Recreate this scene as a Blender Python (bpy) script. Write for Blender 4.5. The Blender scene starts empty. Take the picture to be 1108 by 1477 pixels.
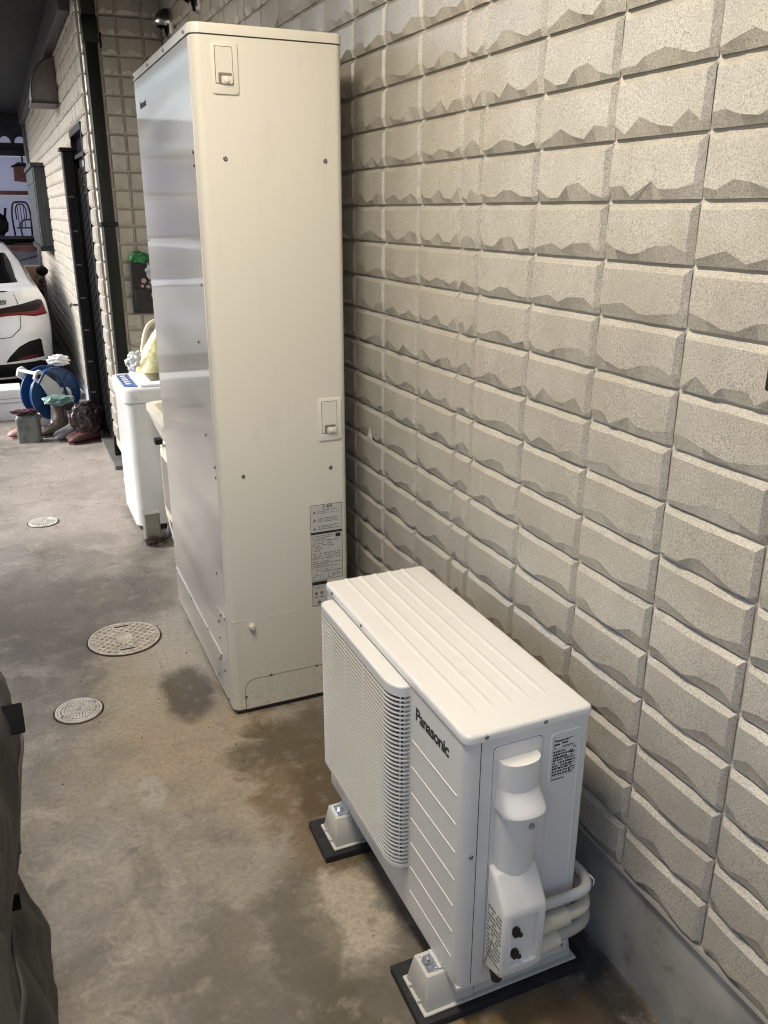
import bpy, bmesh, math, random
from mathutils import Vector, Matrix, noise
random.seed(7)
PI = math.pi
sc = bpy.context.scene
C = sc.collection

# ------------------------------------------------------------------ camera
F_, PITCH, YAW, ROLL, CX, CH = 1221.98, 0.3406, 0.4142, 0.0022, -1.1722, 1.6788
cam_d = bpy.data.cameras.new("camera"); cam = bpy.data.objects.new("camera", cam_d); C.objects.link(cam)
_f = Vector((math.sin(YAW)*math.cos(PITCH), math.cos(YAW)*math.cos(PITCH), -math.sin(PITCH)))
_r = Vector((math.cos(YAW), -math.sin(YAW), 0)); _u = _r.cross(_f)
_r2 = _r*math.cos(ROLL)+_u*math.sin(ROLL); _u2 = -_r*math.sin(ROLL)+_u*math.cos(ROLL)
m = Matrix.Identity(4)
for i in range(3):
    m[i][0] = _r2[i]; m[i][1] = _u2[i]; m[i][2] = -_f[i]
m[0][3], m[1][3], m[2][3] = CX, 0.0, CH
cam.matrix_world = m
cam_d.sensor_fit = 'HORIZONTAL'; cam_d.sensor_width = 36; cam_d.lens = F_/1108*36
cam_d.clip_start = 0.02; cam_d.clip_end = 400
sc.camera = cam

# ------------------------------------------------------------------ world, sun, exposure
SUN_EL, SUN_AZ = math.radians(30), math.radians(285)
w = bpy.data.worlds.new("World"); sc.world = w; w.use_nodes = True
nt = w.node_tree; bg = nt.nodes['Background']
sky = nt.nodes.new('ShaderNodeTexSky'); sky.sky_type = 'NISHITA'; sky.sun_disc = False
sky.sun_elevation = SUN_EL; sky.sun_rotation = SUN_AZ
sky.air_density = 1.0; sky.dust_density = 3.5; sky.ozone_density = 3.0
nt.links.new(sky.outputs[0], bg.inputs[0]); bg.inputs[1].default_value = 0.15
sd = bpy.data.lights.new("sun", 'SUN'); sd.energy = 2.7; sd.angle = math.radians(24); sd.color = (1, .97, .93)
so = bpy.data.objects.new("sun", sd); C.objects.link(so)
_sd = Vector((math.sin(SUN_AZ)*math.cos(SUN_EL), math.cos(SUN_AZ)*math.cos(SUN_EL), math.sin(SUN_EL)))
so.rotation_euler = _sd.to_track_quat('Z', 'Y').to_euler(); so.location = (-6, -6, 8)
LAMP_POS = (-1.15, 1.35, 2.87); LAMP_W = 25.0
vs = sc.view_settings; vs.view_transform = 'Standard'; vs.look = 'None'; vs.exposure = 1.0; vs.gamma = 1.0
vs.use_curve_mapping = False
sc.cycles.filter_width = 1.1

# ------------------------------------------------------------------ node helpers / materials
class NT:
    def __init__(s, name):
        s.m = bpy.data.materials.new(name); s.m.use_nodes = True
        s.t = s.m.node_tree; s.b = s.t.nodes['Principled BSDF']; s.out = s.t.nodes['Material Output']
    def n(s, typ, ins=None, **kw):
        x = s.t.nodes.new('ShaderNode'+typ)
        for k, v in kw.items(): setattr(x, k, v)
        for k, v in (ins or {}).items():
            if isinstance(v, bpy.types.NodeSocket): s.t.links.new(v, x.inputs[k])
            else: x.inputs[k].default_value = v
        return x
    def pos(s): return s.n('NewGeometry').outputs['Position']
    def noise(s, scale, detail=4, rough=.55, vec=None, dist=0):
        return s.n('TexNoise', {'Scale': scale, 'Detail': detail, 'Roughness': rough, 'Distortion': dist,
                   'Vector': vec if vec is not None else s.pos()}).outputs['Fac']
    def rng(s, v, a, b, c=0., d=1.):
        x = s.n('MapRange', {0: v, 1: a, 2: b, 3: c, 4: d}); x.interpolation_type = 'SMOOTHSTEP'
        return x.outputs[0]
    def math(s, op, a, b=0.):
        return s.n('Math', {0: a, 1: b}, operation=op).outputs[0]
    def mix(s, f, a, b, mode='MIX'):
        x = s.n('Mix', data_type='RGBA', blend_type=mode)
        for i, v in ((0, f), (6, a), (7, b)):
            if isinstance(v, bpy.types.NodeSocket): s.t.links.new(v, x.inputs[i])
            else: x.inputs[i].default_value = v if i == 0 else (*v, 1)
        return x.outputs[2]
    def bump(s, h, strength, dist=.001, prev=None):
        ins = {'Height': h, 'Strength': strength, 'Distance': dist}
        if prev is not None: ins['Normal'] = prev
        return s.n('Bump', ins).outputs[0]
    def link(s, k, v):
        if isinstance(v, bpy.types.NodeSocket): s.t.links.new(v, s.b.inputs[k])
        else: s.b.inputs[k].default_value = v
def _c(c): return (*c, 1)
def simple(name, col, rough=.5, metal=0., var=.06, vscale=6., bumps=0., bscale=300., coat=0., spec=.5, dirt=None):
    s = NT(name); nz = s.noise(vscale, 5)
    dk = tuple(x*(1-var*2) for x in col); lt = tuple(min(1, x*(1+var)) for x in col)
    c = s.mix(s.rng(nz, .3, .7), dk, lt)
    if dirt:
        c = s.mix(s.rng(s.noise(vscale*2.7, 6, .7), .55, .75, 0, dirt[1]), c, dirt[0])
    s.link('Base Color', c)
    s.link('Roughness', s.rng(s.noise(vscale*3, 4), .3, .7, max(0, rough-.015), min(1, rough+.03)))
    s.link('Metallic', metal); s.link('Coat Weight', coat); s.link('Coat Roughness', .12)
    s.link('Specular IOR Level', spec)
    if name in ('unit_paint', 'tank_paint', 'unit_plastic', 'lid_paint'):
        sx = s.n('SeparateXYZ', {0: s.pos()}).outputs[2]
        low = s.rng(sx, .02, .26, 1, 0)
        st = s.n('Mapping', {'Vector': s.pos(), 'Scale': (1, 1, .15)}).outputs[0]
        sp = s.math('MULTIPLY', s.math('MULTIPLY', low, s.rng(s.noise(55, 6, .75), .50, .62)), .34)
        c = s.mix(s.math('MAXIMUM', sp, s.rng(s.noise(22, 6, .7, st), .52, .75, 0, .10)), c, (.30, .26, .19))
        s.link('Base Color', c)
    if bumps: s.link('Normal', s.bump(s.noise(bscale, 3), bumps, .0008))
    return s.m

# siding: ceramic-coated cement, fine grit, tiny dark and pale specks
def siding_mat(name, tint=(1, 1, 1), far=False, coat=.45):
    s = NT(name)
    a = (.44*tint[0], .41*tint[1], .35*tint[2]); b = (.53*tint[0], .50*tint[1], .435*tint[2])
    c = s.mix(s.rng(s.noise(9, 5, .6), .3, .7), a, b)
    c = s.mix(s.rng(s.noise(2.2, 4), .45, .75, 0, .35), c, (.47, .39, .30))
    c = s.mix(s.rng(s.noise(330, 3, .7), .34, .60), tuple(x*.60 for x in a), c)
    if not far:
        v = s.n('TexVoronoi', {'Scale': 170., 'Vector': s.pos()})
        dots = s.math('MULTIPLY', s.rng(v.outputs['Distance'], .16, .26, 1, 0), s.rng(s.n('SeparateColor', {0: v.outputs['Color']}).outputs[0], .80, .82))
        c = s.mix(s.math('MULTIPLY', dots, .75), c, (.13, .10, .08))
        v2 = s.n('TexVoronoi', {'Scale': 230., 'Vector': s.pos()})
        dl = s.math('MULTIPLY', s.rng(v2.outputs['Distance'], .14, .24, 1, 0), s.rng(s.n('SeparateColor', {0: v2.outputs['Color']}).outputs[1], .84, .86))
        c = s.mix(s.math('MULTIPLY', dl, .8), c, (.85, .82, .74))
    # thin damp streaks and grime towards joints
    c = s.mix(s.rng(s.noise(34, 6, .7), .55, .75, 0, .35), c, (.27, .235, .19))
    st = s.n('Mapping', {'Vector': s.pos(), 'Scale': (1, 1, .12)}).outputs[0]
    c = s.mix(s.rng(s.noise(16, 6, .65, st), .55, .78, 0, .28), c, (.24, .21, .175))
    s.link('Base Color', c)
    s.link('Roughness', s.rng(s.noise(60, 4), .3, .7, .30, .42)); s.link('Specular IOR Level', .7); s.link('Coat Weight', coat); s.link('Coat Roughness', .24); s.link('Coat IOR', 1.7)
    n1 = s.bump(s.noise(360, 3, .65), .38, .0014)
    s.link('Normal', s.bump(s.noise(90, 3), .25, .002, n1))
    return s.m

M = {}
M['siding'] = siding_mat('siding_coat'); M['siding_far'] = siding_mat('siding_coat_far', far=True, coat=.05)
M['joint'] = simple('joint_coat', (.54, .50, .43), .5, bumps=.4, bscale=500)
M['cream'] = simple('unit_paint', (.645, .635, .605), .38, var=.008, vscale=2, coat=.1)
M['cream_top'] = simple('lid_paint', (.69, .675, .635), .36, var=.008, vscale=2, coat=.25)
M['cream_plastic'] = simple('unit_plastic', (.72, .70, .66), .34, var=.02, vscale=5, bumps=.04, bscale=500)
M['seam'] = simple('seam_gap', (.05, .045, .04), .8)
M['black'] = simple('black_plastic', (.012, .012, .013), .45)
M['ink'] = simple('black_ink', (.02, .02, .02), .6)
M['print_grey'] = simple('grey_ink', (.16, .155, .15), .6)
M['sticker'] = simple('sticker_film', (.50, .49, .45), .35, var=.02)
M['rubber'] = simple('rubber_mat', (.018, .018, .019), .75, var=.2, bumps=.5, bscale=350, dirt=((.10, .09, .075), .4))
M['resin'] = simple('beige_resin', (.60, .58, .52), .42, var=.03, bumps=.08, bscale=260, dirt=((.40, .36, .29), .25))
M['zinc'] = simple('zinc_plate', (.78, .80, .84), .22, metal=1, var=.05, vscale=60)
M['steel'] = simple('screw_steel', (.22, .21, .20), .35, metal=1)
M['chrome'] = simple('stainless', (.62, .60, .57), .24, metal=1, bumps=.06, bscale=120)
M['downpipe'] = simple('black_pvc', (.007, .009, .007), .42, var=.15, spec=.25)
M['frame_black'] = simple('black_aluminium', (.010, .010, .012), .45, var=.15, spec=.3)
M['dark_void'] = simple('dark_interior', (.006, .006, .007), .8, spec=.1)
M['foil_grey'] = simple('galvanised_strip', (.42, .40, .36), .45, metal=.3)
M['ceiling'] = simple('dark_ceiling_board', (.006, .005, .005), .8, var=.2, bumps=.2, bscale=60)
M['fascia'] = simple('brown_fascia', (.060, .052, .050), .5, var=.15)
M['darkred'] = simple('rust_red_steel', (.10, .03, .026), .55, var=.2)
M['darksteel'] = simple('dark_steel', (.018, .017, .02), .6, var=.2, spec=.3)
M['carwhite'] = simple('white_car_paint', (.82, .83, .85), .22, var=.01, coat=1.0)
M['carglass'] = simple('car_glass', (.004, .004, .005), .12, spec=.35)
M['carblack'] = simple('car_black_trim', (.008, .008, .009), .6, spec=.2)
M['carred'] = simple('tail_lens_red', (.17, .004, .006), .35, spec=.3)
M['carsmoke'] = simple('tail_lens_smoke', (.010, .005, .006), .4, spec=.25)
M['reelblue'] = simple('blue_plastic', (.010, .055, .17), .33, var=.05)
M['whiteplastic'] = simple('white_plastic', (.72, .72, .72), .38, var=.03)
M['greyplastic'] = simple('grey_plastic', (.30, .31, .32), .5)
M['foam'] = simple('white_foam', (.74, .73, .72), .6, var=.04, bumps=.2, bscale=200)
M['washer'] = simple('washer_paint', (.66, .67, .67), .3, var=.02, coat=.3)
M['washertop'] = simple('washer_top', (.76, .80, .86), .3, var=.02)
M['washerblue'] = simple('control_blue', (.06, .13, .36), .35)
M['washerwin'] = simple('washer_window', (.012, .014, .022), .10, spec=.7)
M['sink'] = simple('sink_cream', (.70, .67, .58), .35, var=.04, dirt=((.35, .30, .22), .2))
M['trap'] = simple('grey_trap', (.22, .21, .18), .5, var=.1, dirt=((.10, .07, .04), .5))
M['hose'] = simple('cream_hose', (.58, .53, .42), .45)
M['insul'] = simple('pipe_insulation', (.64, .575, .44), .6, var=.06, bumps=.35, bscale=120)
M['insul_grey'] = simple('pipe_tape', (.52, .53, .50), .55, var=.05, bumps=.3, bscale=160)
M['ironlid'] = simple('cover_paint', (.62, .56, .47), .55, var=.12, vscale=30, bumps=.4, bscale=260, dirt=((.22, .16, .10), .6))
M['ironlid2'] = simple('cover_paint_pale', (.66, .63, .58), .55, var=.12, vscale=30, bumps=.4, bscale=260, dirt=((.25, .20, .15), .5))
M['irondirt'] = simple('cover_dirt', (.050, .036, .024), .8, var=.3, vscale=40)
M['boot_khaki'] = simple('khaki_rubber', (.12, .098, .075), .62, var=.08)
M['boot_grey'] = simple('grey_rubber', (.14, .14, .135), .62, var=.08)
M['boot_red'] = simple('red_brown_rubber', (.085, .030, .028), .62, var=.08)
M['boot_pink'] = simple('pink_rubber', (.46, .26, .23), .5, var=.05)
M['bag_grey'] = simple('grey_bag_film', (.17, .18, .165), .22, var=.12, vscale=14, spec=.7)
M['bag_brown'] = simple('brown_bag_film', (.055, .022, .020), .22, var=.15, vscale=14, spec=.8)
M['bag_brownred'] = simple('maroon_bag_film', (.10, .045, .048), .4, var=.1)
M['bag_green'] = simple('green_wrap_film', (.14, .26, .245), .18, var=.35, vscale=22, spec=.9)
M['cloth_white'] = simple('white_cloth', (.80, .80, .80), .8, var=.03)
M['bag_yellow'] = simple('yellow_bag_film', (.72, .68, .38), .45, var=.06, vscale=12)
M['bag_white'] = simple('white_bag_film', (.62, .63, .64), .4, var=.06)
M['pouch'] = simple('black_pouch', (.020, .019, .018), .7, var=.2)
M['green'] = simple('green_film', (.010, .20, .050), .35, var=.2)
M['pinkgrey'] = simple('pink_print', (.42, .27, .28), .6)
M['tarp'] = simple('cover_cloth', (.024, .023, .023), .55, var=.25, vscale=5, bumps=.5, bscale=900)
M['tarp_edge'] = simple('cover_piping', (.065, .062, .058), .4, var=.1)
M['rope'] = simple('cream_cord', (.45, .43, .36), .7)
M['blueviolet'] = simple('blue_tape', (.03, .025, .12), .5)
M['shutter'] = simple('dark_green_shutter', (.028, .036, .040), .42, var=.15)
M['hood'] = simple('beige_hood_paint', (.20, .18, .165), .4, var=.06)
M['soffit'] = simple('grey_pvc', (.16, .155, .17), .5)
M['garagewall'] = simple('pale_garage_wall', (.50, .52, .60), .6, var=.08)
M['cardboard'] = simple('cardboard', (.20, .13, .08), .8, var=.1)
M['plant'] = simple('dark_leaves', (.015, .035, .018), .5, var=.3)
M['paper'] = simple('packet_paper', (.72, .68, .68), .5)
M['redprint'] = simple('red_print', (.45, .06, .08), .5)
M['brick_bound'] = simple('concrete_block', (.30, .29, .28), .8, var=.15, bumps=.4, bscale=60)

def film(name, col, rough=.3, spec=.6):
    s = NT(name)
    s.link('Base Color', s.mix(s.rng(s.noise(18, 5), .35, .65), tuple(x*.6 for x in col), col)); s.link('Roughness', rough); s.link('Specular IOR Level', spec)
    v = s.n('TexVoronoi', {'Scale': 17., 'Vector': s.n('VectorMath', {0: s.pos(), 1: s.n('VectorMath', {0: s.n('TexNoise', {'Scale': 14., 'Detail': 3., 'Vector': s.pos()}).outputs['Color'], 'Scale': .06}, operation='SCALE').outputs[0]}, operation='ADD').outputs[0]})
    s.link('Normal', s.bump(v.outputs['Distance'], .4, .010)); return s.m
M['bag_grey'] = film('grey_bag_film', (.16, .17, .155)); M['bag_brown'] = film('brown_bag_film', (.026, .011, .011), .30)
M['bag_green'] = film('green_wrap_film', (.20, .34, .31), .22, .8); M['green'] = film('green_film', (.012, .20, .055), .35, .5)
M['bag_white'] = film('white_bag_film', (.60, .61, .62), .4, .4); M['bag_yellow'] = film('yellow_bag_film', (.70, .66, .38), .45, .4)
# tank paint: glossy pre-coated steel, very faint ripple in the sheet
s = NT('tank_steel'); s.link('Base Color', s.mix(s.rng(s.noise(1.3, 3), .3, .7), (.60, .565, .50), (.63, .595, .53)))
s.link('Roughness', .30); s.link('Specular IOR Level', .6); s.link('Coat Weight', .7); s.link('Coat Roughness', .06)
mp = s.n('Mapping', {'Vector': s.pos(), 'Scale': (0.4, .5, 2.6)})
s.link('Normal', s.bump(s.noise(1.5, 1, .4, mp.outputs[0]), 1.0, .07)); M['tanksteel'] = s.m
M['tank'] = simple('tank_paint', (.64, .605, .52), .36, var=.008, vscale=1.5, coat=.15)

# translucent wall panels of the garage (some daylight passes, an added glow imitates the rest)
s = NT('translucent_sheet')
tr = s.n('BsdfTranslucent', {'Color': (.24, .25, .31, 1)}); df = s.n('BsdfDiffuse', {'Color': (.36, .37, .46, 1)})
mx = s.n('MixShader', {0: .45, 1: tr.outputs[0], 2: df.outputs[0]})
em = s.n('Emission', {'Color': (.66, .68, .92, 1), 'Strength': .09})
ad = s.n('AddShader', {0: mx.outputs[0], 1: em.outputs[0]})
s.t.links.new(ad.outputs[0], s.out.inputs[0]); M['sheet'] = s.m

# concrete floor with mineral blooms, rust and damp stains
def floor_mat():
    s = NT('stained_concrete'); P = s.pos()
    big = s.noise(1.6, 6, .62, P, .6); mid = s.noise(5.5, 8, .68, P, .5); fine = s.noise(70, 4, .7); micro = s.noise(420, 2, .6)
    c = s.mix(s.rng(big, .30, .72), (.150, .132, .108), (.345, .316, .272))
    c = s.mix(s.rng(mid, .48, .70, 0, .75), c, (.46, .42, .355))
    c = s.mix(s.rng(s.noise(3.1, 7, .7, P, 1.2), .56, .74, 0, .7), c, (.115, .096, .072))
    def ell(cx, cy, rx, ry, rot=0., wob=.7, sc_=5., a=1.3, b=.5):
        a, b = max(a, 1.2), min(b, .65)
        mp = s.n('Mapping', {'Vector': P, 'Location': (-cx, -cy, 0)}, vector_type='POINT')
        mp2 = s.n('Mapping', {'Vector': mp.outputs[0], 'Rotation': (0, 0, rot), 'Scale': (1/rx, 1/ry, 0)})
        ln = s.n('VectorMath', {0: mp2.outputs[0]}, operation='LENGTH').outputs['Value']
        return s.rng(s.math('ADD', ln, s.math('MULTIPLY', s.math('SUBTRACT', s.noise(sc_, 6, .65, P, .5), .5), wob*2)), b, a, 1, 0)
    # streaky mineral film
    mpv = s.n('Mapping', {'Vector': P, 'Rotation': (0, 0, .5), 'Scale': (1., .35, 1.)}).outputs[0]
    c = s.mix(s.rng(s.noise(6, 8, .7, mpv, .3), .50, .68, 0, .35), c, (.42, .35, .25))
    c = s.mix(s.rng(s.noise(5, 8, .7, mpv, .3), .52, .70, 0, .50), c, (.12, .098, .062))
    # pale lime bloom by the tank corner
    c = s.mix(s.math('MULTIPLY', ell(-.84, 2.78, .24, .55, .3, .8, 7), .8), c, (.50, .415, .285))
    c = s.mix(s.math('MULTIPLY', ell(-.70, 3.25, .16, .5, .1, .9), .7), c, (.56, .51, .42))
    c = s.mix(s.math('MULTIPLY', ell(-.62, 2.30, .16, .45, .7, .9, 8), .7), c, (.48, .40, .28))
    c = s.mix(s.math('MULTIPLY', ell(-.80, 2.40, .40, .40, .0, .9, 4), .35), c, (.38, .29, .17))
    # rusty damp around the heat pump and below the tank front, then other dark and pale areas
    c = s.mix(s.math('MULTIPLY', ell(-.50, 2.10, .17, .46, .35, .95, 8, 1.05, .85), .80), c, (.15, .088, .028))
    c = s.mix(s.math('MULTIPLY', ell(-.47, 1.98, .09, .26, .2, .8, 12, 1.05, .8), .75), c, (.075, .044, .014))
    c = s.mix(s.math('MULTIPLY', ell(-.38, 2.35, .30, .20, 0, .9, 8, 1.1, .8), .75), c, (.085, .068, .032))
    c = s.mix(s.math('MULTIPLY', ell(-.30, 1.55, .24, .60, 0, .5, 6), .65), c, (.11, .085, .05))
    c = s.mix(s.math('MULTIPLY', ell(-.58, 1.58, .10, .17, .3, .9, 11, 1.1, .8), .85), c, (.52, .44, .33))
    c = s.mix(s.math('MULTIPLY', ell(-.70, 1.52, .10, .30, .2, .95, 9, 1.1, .8), .65), c, (.095, .075, .042))
    c = s.mix(s.math('MULTIPLY', ell(-.64, 1.30, .14, .16, .2, .9, 9), .7), c, (.085, .066, .036))
    c = s.mix(s.math('MULTIPLY', ell(-.36, 1.02, .28, .20, 0, .9, 8, 1.1, .8), .85), c, (.27, .165, .045))
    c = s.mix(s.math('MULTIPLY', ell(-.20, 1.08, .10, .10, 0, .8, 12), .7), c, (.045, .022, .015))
    c = s.mix(s.math('MULTIPLY', ell(-.11, 1.2, .06, 1.1, 0, .35, 9), .9), c, (.022, .021, .016))  # near-black band along the wall foot
    c = s.mix(s.math('MULTIPLY', ell(-.86, 1.50, .16, .26, .2, .95, 7, 1.1, .8), .6), c, (.12, .102, .075))
    c = s.mix(s.math('MULTIPLY', ell(-.80, 1.85, .13, .13, .2, .95, 9, 1.1, .8), .5), c, (.44, .38, .29))
    c = s.mix(s.math('MULTIPLY', ell(-.955, 2.265, .046, .090, .25, .45, 18, 1.05, .85), .75), c, (.46, .43, .36))
    c = s.mix(s.math('MULTIPLY', ell(-1.12, 3.75, .45, .45, 0, .9, 5), .65), c, (.15, .122, .098))
    c = s.mix(s.math('MULTIPLY', ell(-.74, 3.75, .12, .3, 0, .9, 6), .6), c, (.13, .105, .095))
    c = s.mix(s.math('MULTIPLY', ell(-1.0, 5.6, .5, 1.5, 0, .9, 3), .5), c, (.46, .405, .36))  # far floor paled to imitate daylight falling there
    wet = ell(-.735, 2.80, .105, .20, .25, .55, 7, 1.15, .7)
    wet2 = ell(-.66, 2.66, .06, .16, .2, .6, 16)
    c = s.mix(s.math('MULTIPLY', wet, .85), c, (.060, .042, .016))
    # fine grain, pits and scratches
    c = s.mix(s.rng(fine, .36, .60, .30, 0), c, (.10, .088, .070))
    c = s.mix(s.rng(s.noise(13, 8, .7, P, .1), .52, .70, 0, .40), c, (.42, .375, .30))
    c = s.mix(s.rng(s.noise(10, 8, .72, P, .1), .54, .70, 0, .50), c, (.125, .103, .072))
    c = s.mix(s.rng(micro, .3, .6, .22, 0), c, (.10, .09, .075))
    v = s.n('TexVoronoi', {'Scale': 26., 'Vector': P})
    pit = s.math('MULTIPLY', s.rng(v.outputs['Distance'], .05, .09, 1, 0), s.rng(s.n('SeparateColor', {0: v.outputs['Color']}).outputs[0], .86, .87))
    c = s.mix(s.math('MULTIPLY', pit, .8), c, (.035, .03, .025))
    cr = s.n('TexVoronoi', {'Scale': 1.1, 'Vector': s.n('VectorMath', {0: P, 1: s.n('VectorMath', {0: s.n('TexNoise', {'Scale': 3., 'Detail': 5., 'Vector': P}).outputs['Color'], 'Scale': .6}, operation='SCALE').outputs[0]}, operation='ADD').outputs[0]}, feature='DISTANCE_TO_EDGE')
    c = s.mix(s.rng(cr.outputs['Distance'], .001, .004, .10, 0), c, (.06, .05, .04))
    s.link('Base Color', c)
    r = s.rng(mid, .3, .7, .50, .68)
    wr = s.math('MAXIMUM', wet, wet2)
    s.link('Roughness', s.math('SUBTRACT', r, s.math('MULTIPLY', wr, .46)))
    nb = s.bump(micro, .3, .001); nb = s.bump(fine, .35, .002, nb)
    s.link('Normal', s.bump(s.noise(11, 4), .25, .008, nb))
    return s.m
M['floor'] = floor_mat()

# ------------------------------------------------------------------ mesh helpers
def obj(name, me, mat, parent=None, smooth=False, center=True):
    """me: bmesh or mesh in world coordinates -> linked object whose origin is the middle of its box"""
    if isinstance(me, bmesh.types.BMesh):
        bm = me; me = bpy.data.meshes.new(name)
        bmesh.ops.recalc_face_normals(bm, faces=bm.faces)
        bm.to_mesh(me); bm.free()
    o = bpy.data.objects.new(name, me); C.objects.link(o)
    if center and len(me.vertices):
        xs = [v.co for v in me.vertices]
        c = Vector([(min(v[i] for v in xs)+max(v[i] for v in xs))/2 for i in range(3)])
        if parent is None: c.z = min(v.z for v in xs)
        me.transform(Matrix.Translation(-c)); o.location = c
    if mat is not None and not me.materials:
        me.materials.append(M[mat] if isinstance(mat, str) else mat)
    if smooth is True:
        for p in me.polygons: p.use_smooth = True
    elif smooth:
        me.shade_auto_smooth(angle=math.radians(smooth)) if hasattr(me, 'shade_auto_smooth') else None
        for p in me.polygons: p.use_smooth = True
        bmx = bmesh.new(); bmx.from_mesh(me)
        for e in bmx.edges:
            if len(e.link_faces) == 2 and e.calc_face_angle(0) > math.radians(smooth): e.smooth = False
        bmx.to_mesh(me); bmx.free()
    if parent is not None:
        o.parent = parent; o.matrix_parent_inverse = winv(parent)
    return o
def wloc(o):
    v = Vector(o.location); p = o
    return v if o.parent is None else (Vector(o.location))
def winv(parent):
    # every parent is unrotated at build time: its world position is its own (world-space) location
    return Matrix.Translation(-Vector(parent.location))
def thing(name, loc, label, cat, group=None):
    o = bpy.data.objects.new(name, None); C.objects.link(o); o.location = loc; o.empty_display_size = .1
    o['label'] = label; o['category'] = cat
    if group: o['group'] = group
    return o
def tag(o, label=None, cat=None, group=None, kind=None):
    if label: o['label'] = label
    if cat: o['category'] = cat
    if group: o['group'] = group
    if kind: o['kind'] = kind
    return o
def bx(x0, x1, y0, y1, z0, z1, bev=0., seg=2, bm=None):
    b = bmesh.new()
    bmesh.ops.create_cube(b, size=1)
    for v in b.verts:
        v.co = Vector((x0+(v.co.x+.5)*(x1-x0), y0+(v.co.y+.5)*(y1-y0), z0+(v.co.z+.5)*(z1-z0)))
    if bev: bmesh.ops.bevel(b, geom=list(b.edges), offset=bev, segments=seg, profile=.5, affect='EDGES')
    return join(bm, b)
def join(bm, b):
    if bm is None: return b
    me = bpy.data.meshes.new('tmp'); b.to_mesh(me); b.free(); bm.from_mesh(me); bpy.data.meshes.remove(me)
    return bm
AX = {'z': lambda a, b, t: (a, b, t), 'y': lambda a, b, t: (a, t, b), 'x': lambda a, b, t: (t, a, b)}
def prism(pts, t0, t1, axis='z', bev=0., seg=2, bm=None, bev_caps=False):
    b = bmesh.new(); f = AX[axis]
    A = [b.verts.new(f(p[0], p[1], t0)) for p in pts]; B = [b.verts.new(f(p[0], p[1], t1)) for p in pts]
    b.faces.new(A); b.faces.new(B[::-1]); n = len(pts)
    for i in range(n): b.faces.new((A[i], B[i], B[(i+1) % n], A[(i+1) % n]))
    bmesh.ops.recalc_face_normals(b, faces=b.faces)
    if bev:
        ed = [e for e in b.edges if (len(e.link_faces) == 2 and (e.calc_face_angle(0) > .5))]
        bmesh.ops.bevel(b, geom=ed, offset=bev, segments=seg, profile=.5, affect='EDGES')
    return join(bm, b)
def rrect(x0, x1, y0, y1, r, n=5, corners=(1, 1, 1, 1)):
    """rounded rectangle; corners order: (x1,y1),(x0,y1),(x0,y0),(x1,y0)"""
    out = []
    for i, (cx, cy, a0) in enumerate(((x1, y1, 0), (x0, y1, 90), (x0, y0, 180), (x1, y0, 270))):
        rr = r*corners[i]
        if rr <= 1e-6: out.append((cx, cy)); continue
        sx = -1 if cx == x1 else 1; sy = -1 if cy == y1 else 1
        for k in range(n+1):
            a = math.radians(a0+90*k/n)
            out.append((cx+sx*rr+rr*math.cos(a), cy+sy*rr+rr*math.sin(a)))
    return out
def tube(path, r, n=10, bm=None, cap=True, smooth_steps=0):
    P = [Vector(p) for p in path]
    if smooth_steps:
        Q = []
        for i in range(len(P)-1):
            p0 = P[max(i-1, 0)]; p1 = P[i]; p2 = P[i+1]; p3 = P[min(i+2, len(P)-1)]
            for k in range(smooth_steps):
                t = k/smooth_steps
                Q.append(.5*((2*p1)+(p2-p0)*t+(2*p0-5*p1+4*p2-p3)*t*t+(3*p1-p0-3*p2+p3)*t**3))
        Q.append(P[-1]); P = Q
    b = bmesh.new(); rings = []
    up = Vector((0, 0, 1))
    for i, p in enumerate(P):
        d = (P[min(i+1, len(P)-1)]-P[max(i-1, 0)]).normalized()
        if abs(d.dot(up)) > .95: up = Vector((0, 1, 0)) if abs(d.y) < .9 else Vector((1, 0, 0))
        a = d.cross(up).normalized(); c = a.cross(d); up = c
        rr = r(i/(len(P)-1)) if callable(r) else r
        rings.append([b.verts.new(p+(a*math.cos(2*PI*k/n)+c*math.sin(2*PI*k/n))*rr) for k in range(n)])
    for i in range(len(rings)-1):
        for k in range(n):
            b.faces.new((rings[i][k], rings[i][(k+1) % n], rings[i+1][(k+1) % n], rings[i+1][k]))
    if cap: b.faces.new(rings[0][::-1]); b.faces.new(rings[-1])
    return join(bm, b)
def lathe(prof, c, axis='z', n=24, bm=None):
    b = bmesh.new(); rings = []
    for r, h in prof:
        ring = []
        for k in range(n):
            a = 2*PI*k/n; u, v = r*math.cos(a), r*math.sin(a)
            q = {'z': (u, v, h), 'y': (u, h, v), 'x': (h, u, v)}[axis]
            ring.append(b.verts.new((c[0]+q[0], c[1]+q[1], c[2]+q[2])))
        rings.append(ring)
    for i in range(len(rings)-1):
        for k in range(n): b.faces.new((rings[i][k], rings[i][(k+1) % n], rings[i+1][(k+1) % n], rings[i+1][k]))
    if prof[0][0] > 1e-4 and prof[-1][0] > 1e-4 and abs(prof[0][1]-prof[-1][1]) < .0003:
        for k in range(n): b.faces.new((rings[-1][k], rings[-1][(k+1) % n], rings[0][(k+1) % n], rings[0][k]))
    else:
        if prof[0][0] > 1e-4: b.faces.new(rings[0][::-1])
        if prof[-1][0] > 1e-4: b.faces.new(rings[-1])
    bmesh.ops.remove_doubles(b, verts=b.verts, dist=1e-6)
    return join(bm, b)
def grid(fn, nu, nv, bm=None, closed_u=False):
    b = bmesh.new()
    V = [[b.verts.new(fn(i/(nu-1 if not closed_u else nu), j/(nv-1))) for j in range(nv)] for i in range(nu)]
    for i in range(nu if closed_u else nu-1):
        for j in range(nv-1):
            b.faces.new((V[i][j], V[(i+1) % nu][j], V[(i+1) % nu][j+1], V[i][j+1]))
    return join(bm, b)
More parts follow.
